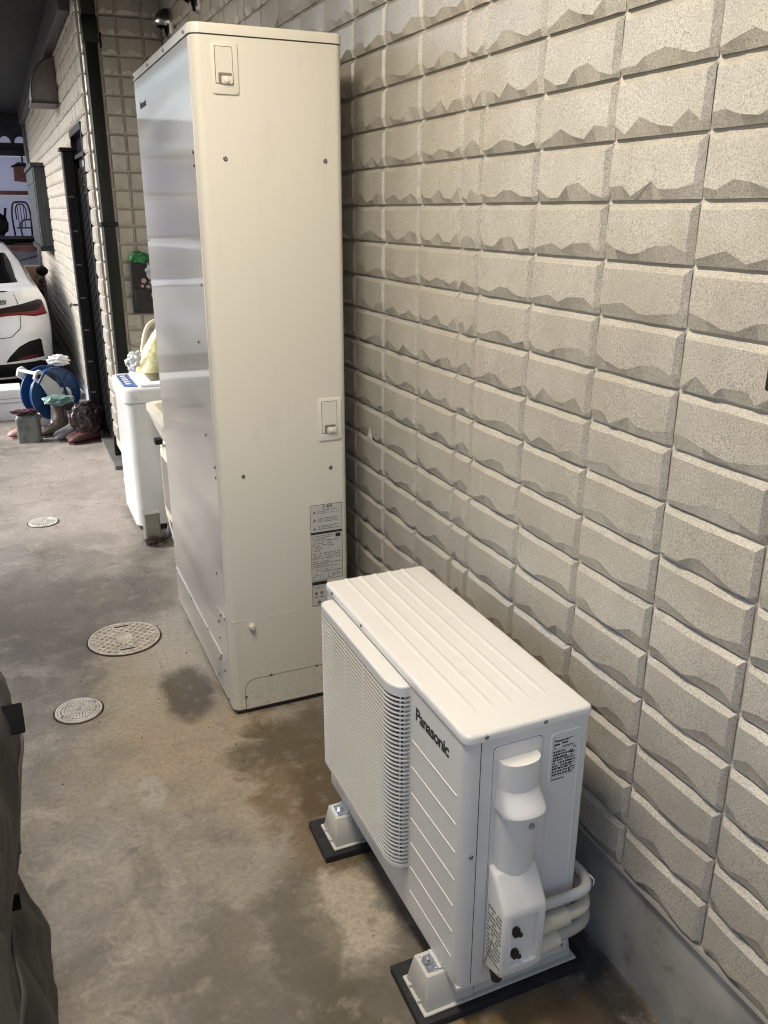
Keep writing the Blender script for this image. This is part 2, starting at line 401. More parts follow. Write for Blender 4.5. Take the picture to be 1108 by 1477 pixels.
def text_bm(s, size, origin, ux, uy, ext=.0006, off=0., shear=0., spacing=1.):
    """flat lettering: origin = left end of the baseline, ux/uy = reading and up directions"""
    cu = bpy.data.curves.new('t', 'FONT'); cu.body = s; cu.size = size; cu.extrude = ext; cu.offset = off
    cu.shear = shear; cu.space_character = spacing; cu.resolution_u = 3
    o = bpy.data.objects.new('t', cu); C.objects.link(o)
    bpy.context.view_layer.update()
    me = bpy.data.meshes.new_from_object(o.evaluated_get(bpy.context.evaluated_depsgraph_get()))
    bpy.data.objects.remove(o); bpy.data.curves.remove(cu)
    ux = Vector(ux).normalized(); uy = Vector(uy).normalized(); uz = ux.cross(uy)
    mm = Matrix.Identity(4)
    for i in range(3): mm[i][0] = ux[i]; mm[i][1] = uy[i]; mm[i][2] = uz[i]; mm[i][3] = origin[i]
    me.transform(mm); me.materials.clear()
    bm = bmesh.new(); bm.from_mesh(me); bpy.data.meshes.remove(me)
    return bm
def nz(p, s=1., o=0.): return noise.noise(Vector(p)*s+Vector((o, o*1.7, -o)))
def blob(c, rx, ry, rz, amp=.15, fr=3., seed=0., nu=64, nv=40, fold=0., flat=True):
    def f(u, v):
        a = 2*PI*u; t = PI*v
        d = Vector((math.cos(a)*math.sin(t), math.sin(a)*math.sin(t), math.cos(t)))
        k = 1+amp*nz(d, fr, seed)+amp*.5*nz(d, fr*2.7, seed+5)
        if fold:
            f1 = nz((d.x*2, d.y*2, d.z*1.2), 1.2, seed+9); f2 = nz((d.x*4, d.y*4, d.z*2.4), 1.3, seed+19)
            k += fold*(.55-abs(f1)*1.6)*.6+fold*.5*(.4-abs(f2)*1.5)
        q = Vector((c[0]+rx*d.x*k, c[1]+ry*d.y*k, c[2]+rz*d.z*k))
        if flat: q.z = max(q.z, c[2]-rz*.92)
        return q
    b = grid(f, nu, nv, closed_u=True)
    bmesh.ops.remove_doubles(b, verts=b.verts, dist=1e-5)
    return b
# screws share one mesh per size
_scr = {}
def screw(p, normal, r, parent, mat='steel', name='screw'):
    key = (r, normal, mat)
    if key not in _scr:
        ax = {'-x': ('x', -1), '-y': ('y', -1), 'z': ('z', 1)}[normal]; sg = ax[1]
        b = lathe([(0, 0), (r, 0), (r, sg*r*.35), (r*.7, sg*r*.6), (r*.35, sg*r*.66), (r*.3, sg*r*.35), (0, sg*r*.35)], (0, 0, 0), ax[0], 10)
        me = bpy.data.meshes.new('screw'); bmesh.ops.recalc_face_normals(b, faces=b.faces); b.to_mesh(me); b.free()
        me.materials.append(M[mat]); _scr[key] = me
        for q in me.polygons: q.use_smooth = True
    o = bpy.data.objects.new(name, _scr[key]); C.objects.link(o); o.location = p
    o.parent = parent; o.matrix_parent_inverse = winv(parent)
    return o

# ------------------------------------------------------------------ SETTING: floor
XW, YR, XL = -.06, 5.885, -.56
bm = bmesh.new()
vsx = [-60, -12, -6, -3, -1.5, -.8, -.3, 0.3, 6]; vsy = [-40, -6, -1, 1, 3, 5, 8, 12, 16, 40, 90]
G = [[bm.verts.new((x, y, 0)) for y in vsy] for x in vsx]
for i in range(len(vsx)-1):
    for j in range(len(vsy)-1): bm.faces.new((G[i][j], G[i+1][j], G[i+1][j+1], G[i][j+1]))
tag(obj('floor', bm, 'floor', center=False), kind='structure')

# ------------------------------------------------------------------ SETTING: block-faced siding walls
CH_ = .10794; ZS = .294; NROW = 25
def block_mesh(w, h, seed, d=.0150, name='wall_block'):
    """one split-face block, local x along the wall, outward = -y, z up, centred"""
    R = random.Random(seed); g = .0020
    W, H = w/2-g, h/2-.0032
    n = 7 if w > .17 else (5 if w > .11 else 4)
    bev = .0100 if w > .15 else .008
    xs = [-W+bev+(2*W-2*bev)*i/(n-1) for i in range(n)]
    xs = [x+(R.uniform(-.3, .3)*(2*W/n) if 0 < i < n-1 else 0) for i, x in enumerate(xs)]
    # the broken lower edge: a slow wave with one or two soft peaks
    ph, k1, amp = R.uniform(0, 6.28), R.uniform(1.0, 2.4), R.uniform(.009, .016)
    zig = [-H+.019+amp*math.sin(ph+k1*2*PI*i/(n-1))+R.uniform(-.003, .004) for i in range(n)]
    zig = [max(-H+.005, z) for z in zig]
    b = bmesh.new()
    lip = [R.uniform(.0045, .0110) for _ in range(n)]
    bow = R.uniform(.001, .0035); t1 = R.uniform(-.0018, .0018)
    bot = [b.verts.new((x, -lip[i], -H)) for i, x in enumerate(xs)]
    zg = [b.verts.new((x, -(d+bow*math.sin(PI*i/(n-1))+R.uniform(-.0006, .0008)), zig[i])) for i, x in enumerate(xs)]
    top = [b.verts.new((x, -(d*.90+bow*math.sin(PI*i/(n-1))+t1*(i/(n-1)-.5)*2+R.uniform(-.0007, .0007)), H-.011+R.uniform(-.0012, .001))) for i, x in enumerate(xs)]
    ltop = [b.verts.new((x if 0 < i < n-1 else (-1 if i == 0 else 1)*(W-.0012), -.0035, H)) for i, x in enumerate(xs)]
    def side(s, col):
        X = s*W; q = R.uniform(0, .0022)
        return [b.verts.new((X, -.0015, -H)), b.verts.new((X-s*q*.3, -.0030, zig[col]*.9)), b.verts.new((X-s*q, -.0028, H-.011)), b.verts.new((X, -.001, H))]
    L = side(-1, 0); Rr = side(1, n-1)
    rows = [bot, zg, top, ltop]
    for r0, r1 in zip(rows, rows[1:]):
        for i in range(n-1): b.faces.new((r0[i], r0[i+1], r1[i+1], r1[i]))
    for k in range(3):
        b.faces.new((L[k], rows[k][0], rows[k+1][0], L[k+1]))
        b.faces.new((rows[k][-1], Rr[k], Rr[k+1], rows[k+1][-1]))
    bk = [b.verts.new((xs[0], 0.0005, -H+.0012)), b.verts.new((xs[-1], 0.0005, -H+.0012))]
    b.faces.new([bk[0], bk[1]]+bot[::-1])
    zset = set(zg)
    for f in b.faces: f.smooth = all(v.co.z > -H+.004 for v in f.verts)
    bmesh.ops.recalc_face_normals(b, faces=b.faces)
    for e in b.edges:
        if len(e.link_faces) == 2 and (e.calc_face_angle(0) > math.radians(24) or all(v in zset for v in e.verts)): e.smooth = False
    me = bpy.data.meshes.new(name); b.to_mesh(me); b.free()
    return me
_bl = {}
def block_variant(w, k, mat):
    key = (round(w, 3), k, mat)
    if key not in _bl:
        me = block_mesh(w, CH_, hash(key[:2]) & 0xffff if False else int(w*1000)*31+k)
        me.materials.append(M[mat]); _bl[key] = me
    return _bl[key]
def put_block(root, w, uc, row, facing, k, mat='siding', name='wall_block'):
    o = bpy.data.objects.new(name, block_variant(w, k, mat)); C.objects.link(o)
    z = ZS+CH_*(row+.5)
    if facing == 'x': o.location = (uc[0], uc[1], z); o.rotation_euler = (0, 0, -PI/2)
    else: o.location = (uc[0], uc[1], z)
    o.parent = root; o.matrix_parent_inverse = winv(root)
    return o
def joined_blocks(root, items, mat='siding', name='wall_blocks'):
    b = bmesh.new()
    for (w_, x, y, row, facing, k) in items:
        me = block_variant(w_, k, mat).copy()
        mm = Matrix.Translation((x, y, ZS+CH_*(row+.5)))
        if facing == 'x': mm = mm @ Matrix.Rotation(-PI/2, 4, 'Z')
        me.transform(mm); b.from_mesh(me); bpy.data.meshes.remove(me)
    o = obj(name, b, mat, root); o['kind'] = 'stuff'
    return o
def project(P):
    d = Vector(P)-Vector((CX, 0, CH)); z = d.dot(_f)
    if z <= .05: return None
    return (554+F_*d.dot(_r2)/z, 738.5-F_*d.dot(_u2)/z)

# near wall: Y joints measured from the photograph, one narrow column in each panel seam
nw = thing('house_wall', (XW, 3.0, 0), 'long beige split-face block wall running behind the heat pump and tank', 'wall')
obj('wall_board', bx(XW, XW+.12, -1.5, YR+.12, ZS-.004, ZS+CH_*NROW), 'joint', nw)
js = [2.750, 2.508, 2.264, 2.023, 1.926, 1.683, 1.433, 1.185, .941, .695, .449, .203, .105]
while js[-1] > -1.4: js.append(js[-1]-.246)
up = [2.750]
while up[-1] < YR-.3: up.append(up[-1]+(.098 if len(up) in (6,) else .246))
up[-1] = YR-.02 if up[-1] > YR else up[-1]
up.append(YR-.02)
ys = sorted(set(up+js))
cand = []
for i in range(len(ys)-1):
    y0, y1 = ys[i], ys[i+1]; w_ = round(y1-y0, 3)
    if w_ < .03: continue
    w_ = min([.098, .246, w_], key=lambda q: abs(q-w_)) if abs(w_-.246) < .008 or abs(w_-.098) < .006 else w_
    for r in range(NROW):
        k = random.randrange(14); yc = (y0+y1)/2; z = ZS+CH_*(r+.5)
        p = project((XW, yc, z)); a = project((XW, y0, z)); c = project((XW, y1, z)); area = 0
        if p and a and c and -20 < c[0] and a[0] < 1240 and -60 < p[1] < 1560:
            hid = 2.56 < y1 and p[1] > 60 and p[0] < 500
            if not hid and not (p[0] < 495 and z < 2.2): area = abs(a[0]-c[0])*1222*CH_/max(.3, (Vector((XW, yc, z))-Vector((CX, 0, CH))).length)
            if not (-15 < p[0] < 1150 and -30 < p[1] < 1510): area *= .05
        cand.append((area, w_, XW, yc, r, 'x', k))
cand.sort(key=lambda c: -c[0])
for c in cand[:300]: put_block(nw, c[1], (c[2], c[3]), c[4], 'x', c[6])
joined_blocks(nw, [c[1:] for c in cand[300:]])
obj('drip_strip', prism([(XW-.012, ZS-.010), (XW-.010, ZS-.002), (XW+.02, ZS-.002), (XW+.02, ZS-.010)], -1.5, YR, 'y'), 'foil_grey', nw)
obj('foundation', bx(XW+.004, XW+.11, -1.5, YR, -.1, ZS-.012), simple('mortar', (.33, .32, .29), .8, var=.15, vscale=4, bumps=.5, bscale=90, dirt=((.07, .065, .05), .6)), nw)

obj('pale_triangle', prism([(2.59, .935), (2.632, .948), (2.614, .978)], XW-.0185, XW-.016, 'x'), simple('triangle_white', (.60, .57, .50), .5), nw)  # small flat pale triangle on one block
# return wall facing the camera
rw = thing('return_wall', (-.3, YR, 0), 'short beige block wall behind the washing machine, between downpipe and long wall', 'wall')
obj('wall_board', bx(XL+.004, XW-.002, YR, YR+.12, .11, ZS+CH_*NROW), 'joint', rw)
rx = [-.552, -.443, -.342, -.187, -.068]
for i in range(4):
    for r in range(-1, NROW-1):
        if r < 0 and i < 1: pass
        put_block(rw, round(rx[i+1]-rx[i], 3), ((rx[i]+rx[i+1])/2, YR), r, 'y', random.randrange(6))
obj('foundation', bx(XL+.01, XW, YR+.012, YR+.11, -.1, .108), 'brick_bound', rw)

# side wall running away past the back door
sw = thing('side_wall', (XL, 9.5, 0), 'pale block wall running back past the black door toward the parked car', 'wall')
DY0, DY1, DZ = 6.135, 6.95, 2.215; WY0, WY1, WZ0, WZ1 = 10.5, 12.3, 1.31, 2.13; YE = 13.7
b = bx(XL, XL+.12, YR+.001, DY0, .11, ZS+CH_*NROW)
bx(XL, XL+.12, DY0, DY1, DZ, ZS+CH_*NROW, bm=b); bx(XL, XL+.12, DY1, WY0, .11, ZS+CH_*NROW, bm=b)
bx(XL, XL+.12, WY0, WY1, .11, WZ0, bm=b); bx(XL, XL+.12, WY0, WY1, WZ1, ZS+CH_*NROW, bm=b); bx(XL, XL+.12, WY1, YE, .11, ZS+CH_*NROW, bm=b)
obj('wall_board', b, 'joint', sw)
items = []; wbl = .246
for r in range(-1, NROW-1):
    z0, z1 = ZS+CH_*r, ZS+CH_*(r+1); zc = (z0+z1)/2
    put_block(sw, round(DY0-YR-.002, 3), (XL, (YR+DY0)/2), r, 'x', random.randrange(6))
    y = DY0 if zc > DZ else DY1+.004
    if zc > DZ:
        items.append((round(DY1-DY0-3*wbl+.0, 3) if False else wbl, XL, y+wbl/2, r, 'x', random.randrange(14))); y += wbl
        while y < DY1: items.append((wbl, XL, y+wbl/2, r, 'x', random.randrange(14))); y += wbl
    while y+wbl < YE:
        if not (y+wbl > WY0+.02 and y < WY1-.02 and WZ0 < zc < WZ1): items.append((wbl, XL, y+wbl/2, r, 'x', random.randrange(14)))
        y += wbl
joined_blocks(sw, items, 'siding_far')
obj('foundation', bx(XL-.008, XL+.11, DY1, YE, -.1, .108), 'garagewall', sw)
obj('corner_pipe', tube([(XL-.03, YE+.03, .0), (XL-.03, YE+.03, 2.9)], .028, 10), 'soffit', sw, True)
# fill above / behind so that no sky shows through the house
tag(obj('house_core', bx(-.40, 3.5, YR+.13, YE, 0, 3.1), 'brick_bound'), 'plain house body hidden behind the split-face block walls', 'house')

# ------------------------------------------------------------------ SETTING: garage roof, back wall, boundary
rf = thing('garage_roof', (-1.1, 10, 2.9), 'dark carport roof over the parked car, its unseen near board added to dim the passage', 'roof')
obj('ceiling_board', bx(-1.6, XL+.12, 6.02, 14.9, 2.99, 3.06), 'ceiling', rf)
obj('ceiling_board', bx(-3.6, XW+.1, -.1, 4.2, 2.99, 3.06), 'ceiling', rf)  # unseen near board, added to hold back sky light over the passage
obj('ceiling_board', bx(-1.3, XW+.1, 4.201, 6.01, 2.99, 3.06), 'ceiling', rf)
obj('fascia_board', bx(XL-.085, XL-.02, 6.02, YE, 2.80, 2.988, .006), 'fascia', rf)
obj('edge_beam', bx(-1.62, -1.54, 6.02, 14.9, 2.86, 2.988), 'darksteel', rf)

YB = 14.2
gw = thing('garage_back_wall', (-1.5, YB, 0), 'garage end wall of bluish translucent sheets on dark rails', 'wall')
for k in range(4):
    x1 = -.30-k*.92; x0 = x1-.90
    obj('sheet_panel', bx(x0, x1, YB+.05, YB+.058, 1.30, 1.88), 'sheet', gw)
    obj('sheet_panel', bx(x0, x1, YB+.05, YB+.058, 1.95, 2.42), 'sheet', gw)
    obj('post', bx(x1, x1+.02, YB+.02, YB+.08, 0, 2.99), 'darksteel', gw)
for k in range(14):      # scalloped glowing pieces imitating sky gaps under the corrugated roof edge
    x = -.64-k*.20
    pts = [(x+.075*math.cos(PI*a/8), 2.60+.085*math.sin(PI*a/8)) for a in range(9)]
    obj('sky_gap_glow', prism(pts, YB+.03, YB+.04, 'y'), 'sheet', gw)
obj('rail', bx(-4.0, -.3, YB-.01, YB+.045, 2.425, 2.50), 'darksteel', gw)
obj('rail', bx(-4.0, -.3, YB, YB+.045, 1.90, 1.955), 'darkred', gw)
obj('rail', bx(-4.0, -.3, YB-.02, YB+.045, 1.235, 1.31), 'darksteel', gw)
obj('header_board', bx(-4.0, -.3, YB+.046, YB+.09, 2.50, 2.99), 'darksteel', gw)
obj('lower_board', bx(-4.0, -.3, YB+.05, YB+.12, 0, 1.235), 'garagewall', gw)
for z in (1.02, .80):
    obj('wire', tube([(-1.3, YB+.03, z), (-.9, YB+.02, z-.05), (-.55, YB+.03, z+.04)], .006, 5), 'darksteel', gw)

# boundary wall and outside ground on the open side (seen only in reflections or from the side)
bw = thing('boundary_wall', (-4.6, 5, 0), 'unseen concrete block wall along the driveway, tall part added to shade the near side', 'wall')
obj('block_course', bx(-4.75, -4.6, 5.2, 15, 0, 1.2), 'brick_bound', bw)
obj('coping', bx(-4.78, -4.57, 5.2, 15, 1.203, 1.26), 'brick_bound', bw)
obj('tall_shade_wall', bx(-4.75, -4.6, 0.6, 5.197, 0, 3.7), 'brick_bound', bw)  # unseen tall stretch, added to keep sun off the near wall and heat pump

# ceiling lamp over the passage (it lights the wall and the appliances in the photograph)
lp = thing('ceiling_lamp', (LAMP_POS[0], LAMP_POS[1], 2.98), 'lit warm ceiling lamp under the roof above the passage', 'lamp')
obj('housing', bx(LAMP_POS[0]-.19, LAMP_POS[0]+.19, LAMP_POS[1]-.64, LAMP_POS[1]+.64, 2.925, 2.985, .01), 'whiteplastic', lp)
s = NT('lamp_diffuser'); s.link('Emission Color', (1, .82, .56, 1)); s.link('Emission Strength', 6.0); s.link('Base Color', (.9, .85, .75, 1)); M['diffuser'] = s.m
obj('diffuser', bx(LAMP_POS[0]-.17, LAMP_POS[0]+.17, LAMP_POS[1]-.60, LAMP_POS[1]+.60, 2.895, 2.922, .008), 'diffuser', lp, 40)
ld = bpy.data.lights.new('lamp_light', 'AREA'); ld.shape = 'RECTANGLE'; ld.size = .30; ld.size_y = 1.2; ld.energy = LAMP_W; ld.color = (1, .91, .775)
lo = bpy.data.objects.new('lamp_light', ld); C.objects.link(lo); lo.location = (LAMP_POS[0], LAMP_POS[1], 2.885); lo.parent = lp; lo.matrix_parent_inverse = winv(lp)

# ------------------------------------------------------------------ hot water tank
TX0, TX1, TY0, TY1, TZ = -.617, -.18, 2.564, 3.578, 2.133
tk = thing('hot_water_tank', (-.4, 3.07, 0), 'tall cream hot water tank unit standing against the block wall', 'water heater')
foot = rrect(TX0, TX1, TY0, TY1, .026, 6, (.8, .1, 1, .9))
obj('body', prism(foot, .022, TZ-.003), 'tank', tk, 40)
obj('front_panel', prism([(TX0-.002, TY0+.030), (TX0-.002, TY1-.006), (TX0+.003, TY1-.006), (TX0+.003, TY0+.030)], .20, TZ-.006, 'z', .0006, 1), 'tanksteel', tk, 40)
obj('front_skirt', prism([(TX0-.0016, TY0+.150), (TX0-.0016, TY1-.006), (TX0+.003, TY1-.006), (TX0+.003, TY0+.150)], .022, .172, 'z', .0006, 1), 'tanksteel', tk)
lid = rrect(TX0-.004, TX1+.003, TY0-.004, TY1+.003, .030, 6, (.8, .2, 1, .9))
bm = prism(lid, TZ, TZ+.027)
ed = [e for e in bm.edges if all(abs(v.co.z-(TZ+.027)) < 1e-5 for v in e.verts)]
bmesh.ops.bevel(bm, geom=ed, offset=.006, segments=3, profile=.5, affect='EDGES')
obj('lid', bm, 'tank', tk, 50)
obj('plinth', bx(TX0+.012, TX1-.012, TY0+.012, TY1-.012, .0, .0215), 'seam', tk)
# lower service cover: a hairline gap, then a separate skin
g = .0012
obj('cover_seam', bx(TX0+.012, TX1-.010, TY0-g*.6, TY0+.002, .3665, .3680), simple('seam_light', (.74, .72, .66), .35), tk)
kick = [(-.573, .0225), (-.573, .072)]+[(-.573+.04*(1-math.cos(a)), .100+.038*math.sin(a)) for a in [PI/2*i/8 for i in range(9)]]+[(TX1-.012, .138), (TX1-.012, .0225)]
obj('kick_panel', prism(kick, TY0-.0022, TY0+.001, 'y'), 'tank', tk)
kl = []
edge = kick[:-1]
b = bmesh.new()
for (a0, a1), (b0, b1) in zip(edge, edge[1:]):
    tube([(a0-.0006, TY0-.0022, a1), (b0-.0006, TY0-.0022, b1)], .0009, 5, b)
obj('kick_seam', b, 'seam', tk)
obj('front_seam', bx(TX0-.0028, TX0+.001, 2.71, TY1-.006, .1735, .1785), simple('bright_edge', (.75, .73, .68), .3), tk)
obj('front_seam', bx(TX0-.0028, TX0+.001, 2.594, 2.711, .3645, .3675), simple('bright_edge2', (.75, .73, .68), .3), tk)
def hatch(x0, x1, z0, z1):
    h = obj('access_hatch', prism(rrect(x0, x1, z0, z1, .008, 4), TY0-.004, TY0+.001, 'y', .0015, 2), 'tank', tk, 50)
    dx = (x1-x0)
    obj('door_gap', prism(rrect(x0+dx*.14, x1-dx*.20, z0+.026, z1-.010, .002, 2), TY0-.0046, TY0-.0035, 'y'), 'seam', h)
    obj('door', prism(rrect(x0+dx*.14+.0015, x1-dx*.20-.0012, z0+.0275, z1-.0115, .002, 2), TY0-.0058, TY0-.0040, 'y', .0005, 1), 'tank', h)
    xc = x0+dx*.48; zc = z0+.034
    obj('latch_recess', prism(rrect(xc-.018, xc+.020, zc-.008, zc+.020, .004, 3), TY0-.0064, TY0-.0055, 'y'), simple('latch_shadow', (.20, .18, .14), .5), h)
    obj('latch', prism(rrect(xc-.010, xc+.022, zc-.008, zc+.012, .004, 3), TY0-.0095, TY0-.0062, 'y', .001, 2), 'tank', h, 50)
    obj('latch_button', lathe([(0, 0), (.007, 0), (.0065, -.004), (.004, -.005), (0, -.005)], (xc+.004, TY0-.0094, zc+.001), 'y', 14), 'tank', h, 40)
hatch(-.566, -.490, 1.985, 2.114); hatch(-.281, -.200, .966, 1.108)
for x, z in ((-.540, 1.820), (-.239, 1.821), (-.539, .877), (-.241, .873)): screw((x, TY0-.0001, z), '-y', .0062, tk)
for x, z in ((-.573, .072), (-.479, .139), (-.309, .137)): screw((x, TY0-.0021, z), '-y', .0050, tk)
for y, z in ((2.609, 1.838), (2.609, 1.803), (3.533, 1.574), (2.617, 1.472), (2.72, 1.289), (2.713, .987), (2.601, .906), (2.602, .871), (2.693, .501),
             (3.541, .175), (3.22, .176), (2.919, .178), (2.67, .350), (2.612, .362), (2.712, .307), (2.714, .241), (2.712, .168), (2.736, .144), (2.661, .135), (2.779, .058), (2.623, .039)):
    screw((TX0-.0027, y, z), '-x', .0048, tk)
for y in (3.553, 3.24, 2.94, 2.63): screw((TX0-.0041, y, TZ+.010), '-x', .0052, tk)
obj('drain_knob', lathe([(.011, 0), (.011, -.006), (.009, -.007), (.009, -.016), (.007, -.018), (0, -.018)], (-.539, TY0, .342), 'y', 16), 'tank', tk, 40)
obj('brand_lettering', text_bm('Panasonic', .034, (TX0-.0026, 3.475, 2.030), (0, -1, 0), (0, 0, 1), .0003, .0006), 'ink', tk)
# caution sticker with its printed blocks
sk = obj('caution_label', bx(-.318, -.203, TY0-.0010, TY0-.0002, .470, .746), 'sticker', tk)
obj('caution_label', bx(-.318, -.262, TY0-.0010, TY0-.0002, .372, .469), 'sticker', tk)
RL = random.Random(5)
def fineprint(x0, x1, z0, z1, rows, y, bm, fill=.75, hgt=.45):
    dz = (z1-z0)/rows
    for i in range(rows):
        z = z1-(i+.5)*dz; x = x0; end = x1-(x1-x0)*(RL.random()**3)*.5
        while x < end-.001:
            w_ = RL.uniform(.0015, .006)
            if RL.random() < fill: bx(x, min(x+w_, end), y-.0003, y, z-dz*hgt/2, z+dz*hgt/2, bm=bm)
            x += w_+RL.uniform(.0006, .002)
yL = TY0-.0010
b = bmesh.new()
for (x0, x1, z0, z1) in ((-.318, -.203, .7445, .746), (-.318, -.3168, .372, .746), (-.2042, -.203, .470, .746), (-.318, -.262, .372, .3735), (-.2632, -.262, .372, .469), (-.318, -.203, .470, .4712)):
    bx(x0, x1, yL-.0003, yL, z0, z1, bm=b)
bx(-.3168, -.2042, yL-.0004, yL, .640, .648, bm=b); bx(-.3160, -.2640, yL-.0004, yL, .452, .465, bm=b)
bx(-.228, -.210, yL-.0004, yL, .622, .636, bm=b)
obj('printed_frame', b, 'ink', sk)
b = bmesh.new()
for zz in (.722, .692, .662):
    tri = [(-.309, zz-.006), (-.297, zz-.006), (-.303, zz+.005)]
    prism(tri, yL-.0003, yL, 'y', bm=b)
obj('warning_triangle', b, 'print_grey', sk)
obj('printed_heading', text_bm('⚠ 警告', .011, (-.276, yL, .7335), (1, 0, 0), (0, 0, 1), .0002, .0002), 'ink', sk)
b = bmesh.new()
for zz in (.722, .692, .665): fineprint(-.291, -.212, zz-.010, zz+.007, 3, yL, b, .9)
fineprint(-.314, -.236, .612, .636, 4, yL, b); fineprint(-.314, -.262, .575, .610, 5, yL, b); fineprint(-.258, -.215, .590, .618, 3, yL, b)
fineprint(-.314, -.208, .545, .572, 4, yL, b, .85); fineprint(-.314, -.208, .515, .542, 4, yL, b, .85); fineprint(-.300, -.208, .496, .512, 2, yL, b)
fineprint(-.312, -.266, .474, .492, 3, yL, b, .5); fineprint(-.258, -.208, .474, .494, 3, yL, b, .6); fineprint(-.312, -.268, .436, .448, 2, yL, b, .6)
for x_ in (-.303, -.283): lathe([(0, 0), (.006, 0), (.006, -.0003), (0, -.0003)], (x_, yL, .420), 'y', 10, b); bx(x_-.007, x_+.007, yL-.0003, yL, .404, .408, bm=b)
lathe([(.004, -.0003), (.007, -.0003), (.007, 0), (.004, 0)], (-.293, yL, .386), 'y', 12, b)
p_ = obj('printed_text', b, 'print_grey', sk); p_['kind'] = 'stuff'

# ------------------------------------------------------------------ heat pump
UX0, UX1, UY0, UY1, UZ0, UZ1 = -.4804, -.1957, 1.182, 1.955, .118, .7477
LZ = .7290
hp = thing('heat_pump_unit', (-.34, 1.57, .105), 'white outdoor heat pump with slatted grille standing on two plastic blocks', 'heat pump')
obj('body', prism(rrect(UX0, UX1, UY0, UY1, .022, 5, (.3, .3, 1, .4)), UZ0, LZ-.003), 'cream', hp, 40)
bm = prism(rrect(UX0-.004, UX1+.003, UY0-.004, UY1+.003, .020, 6, (.6, .6, 1, .6)), LZ, UZ1)
ed = [e for e in bm.edges if all(abs(v.co.z-UZ1) < 1e-5 for v in e.verts)]
bmesh.ops.bevel(bm, geom=ed, offset=.0085, segments=4, profile=.5, affect='EDGES')
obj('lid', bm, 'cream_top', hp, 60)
obj('lid_gap', prism(rrect(UX0+.003, UX1-.003, UY0+.003, UY1-.003, .018, 5, (.3, .3, 1, .4)), LZ-.004, LZ+.001), 'seam', hp)
# pressed ribs along the lid
for k in range(5):
    xc = -.4255+k*.0415
    def rib(u, v, xc=xc):
        y = UY0+.050+(UY1-.004-UY0-.050)*u; f = min(1, u*14); f = f*f*(3-2*f)
        x = xc+(v-.5)*.022
        return (x, y, UZ1-.0006+.0026*f*(.5-.5*math.cos(2*PI*v)))
    b = grid(rib, 26, 11)
    obj('lid_rib', b, 'cream_top', hp, True)
for x, z in ((-.440, .7385), (-.307, .7385)): screw((x, UY0-.004, z), '-y', .0045, hp)
for y in (1.90, 1.70): screw((UX0-.004, y, .7385), '-x', .0042, hp, 'steel')
# end face: seams, screws
obj('corner_seam', bx(-.4492, -.4478, UY0-.0006, UY0+.002, UZ0+.002, LZ-.003), 'seam', hp)
obj('bottom_pan', bx(UX0+.002, UX1-.002, UY0+.002, UY1-.002, UZ0-.010, UZ0-.001), 'cream', hp)
screw((-.460, UY0-.0001, .460), '-y', .0046, hp); screw((-.217, UY0-.0001, .131), '-y', .0046, hp)
# front engraved lines and lettering
for k in range(7):
    z = .592-k*.0687
    obj('front_rib', bx(UX0-.0016, UX0+.001, 1.212, 1.418, z-.0008, z+.0008), 'cream_top', hp)
obj('brand_lettering', text_bm('Panasonic', .0415, (UX0-.0002, 1.4025, .6560), (0, -1, 0), (0, 0, 1), .0006, .0009, 0, .93), 'ink', hp)
# grille
GX = -.5215; GY0, GY1 = 1.430, 1.902; GZ0, GZ1 = .250, .7215
def gpath(off=0.):
    pts = [(UX0+.001, GY1-off)]
    r = .022
    for k in range(5):
        a = PI/2*k/4; pts.append((GX+off+r-r*math.sin(a), GY1-off-r+r*math.cos(a)))
    rx_, ry_ = .034, .052
    for k in range(8):
        a = PI/2*k/7; pts.append((GX+off+rx_-rx_*math.cos(a), GY0+off+ry_-ry_*math.sin(a)))
    pts.append((UX0+.001, GY0+off))
    return pts
gp = gpath(); gi = gpath(.0042)
gr = obj('grille_frame', prism(gp, GZ1-.026, GZ1, 'z'), 'cream_top', hp, 40)
bmx = bmesh.new(); bmx.from_mesh(gr.data)
zt = max(v.co.z for v in bmx.verts)
bmesh.ops.bevel(bmx, geom=[e for e in bmx.edges if all(abs(v.co.z-zt) < 1e-5 for v in e.verts)], offset=.005, segments=3, profile=.5, affect='EDGES')
bmx.to_mesh(gr.data); bmx.free()
for p in gr.data.polygons: p.use_smooth = True
obj('grille_sill', prism(gp, GZ0-.012, GZ0-.002, 'z'), 'cream_top', hp, 40)
obj('grille_inside', prism(gpath(.022), GZ0-.001, GZ1-.027, 'z'), simple('grille_dark', (.010, .009, .008), .8), hp)
NS = 40; pit = (GZ1-.030-GZ0)/NS
sl = prism(gp+gi[::-1], -.0016, .0016, 'z')
sl_me = bpy.data.meshes.new('grille_slat'); bmesh.ops.recalc_face_normals(sl, faces=sl.faces); sl.to_mesh(sl_me); sl.free(); sl_me.materials.append(M['cream_top'])
for k in range(NS):
    o = bpy.data.objects.new('grille_slat', sl_me); C.objects.link(o); o.location = (0, 0, GZ0+.003+pit*(k+.5)-.003)
    o.parent = hp; o.matrix_parent_inverse = winv(hp)
for y in (1.50, 1.62, 1.74, 1.86): obj('grille_stay', bx(GX+.0075, GX+.010, y, y+.003, GZ0, GZ1-.027), 'cream', hp)
for q in range(2): obj('grille_stay', bx(GX+.020+q*.010, GX+.0225+q*.010, GY0+.0065, GY0+.010, GZ0, GZ1-.027), 'cream', hp)
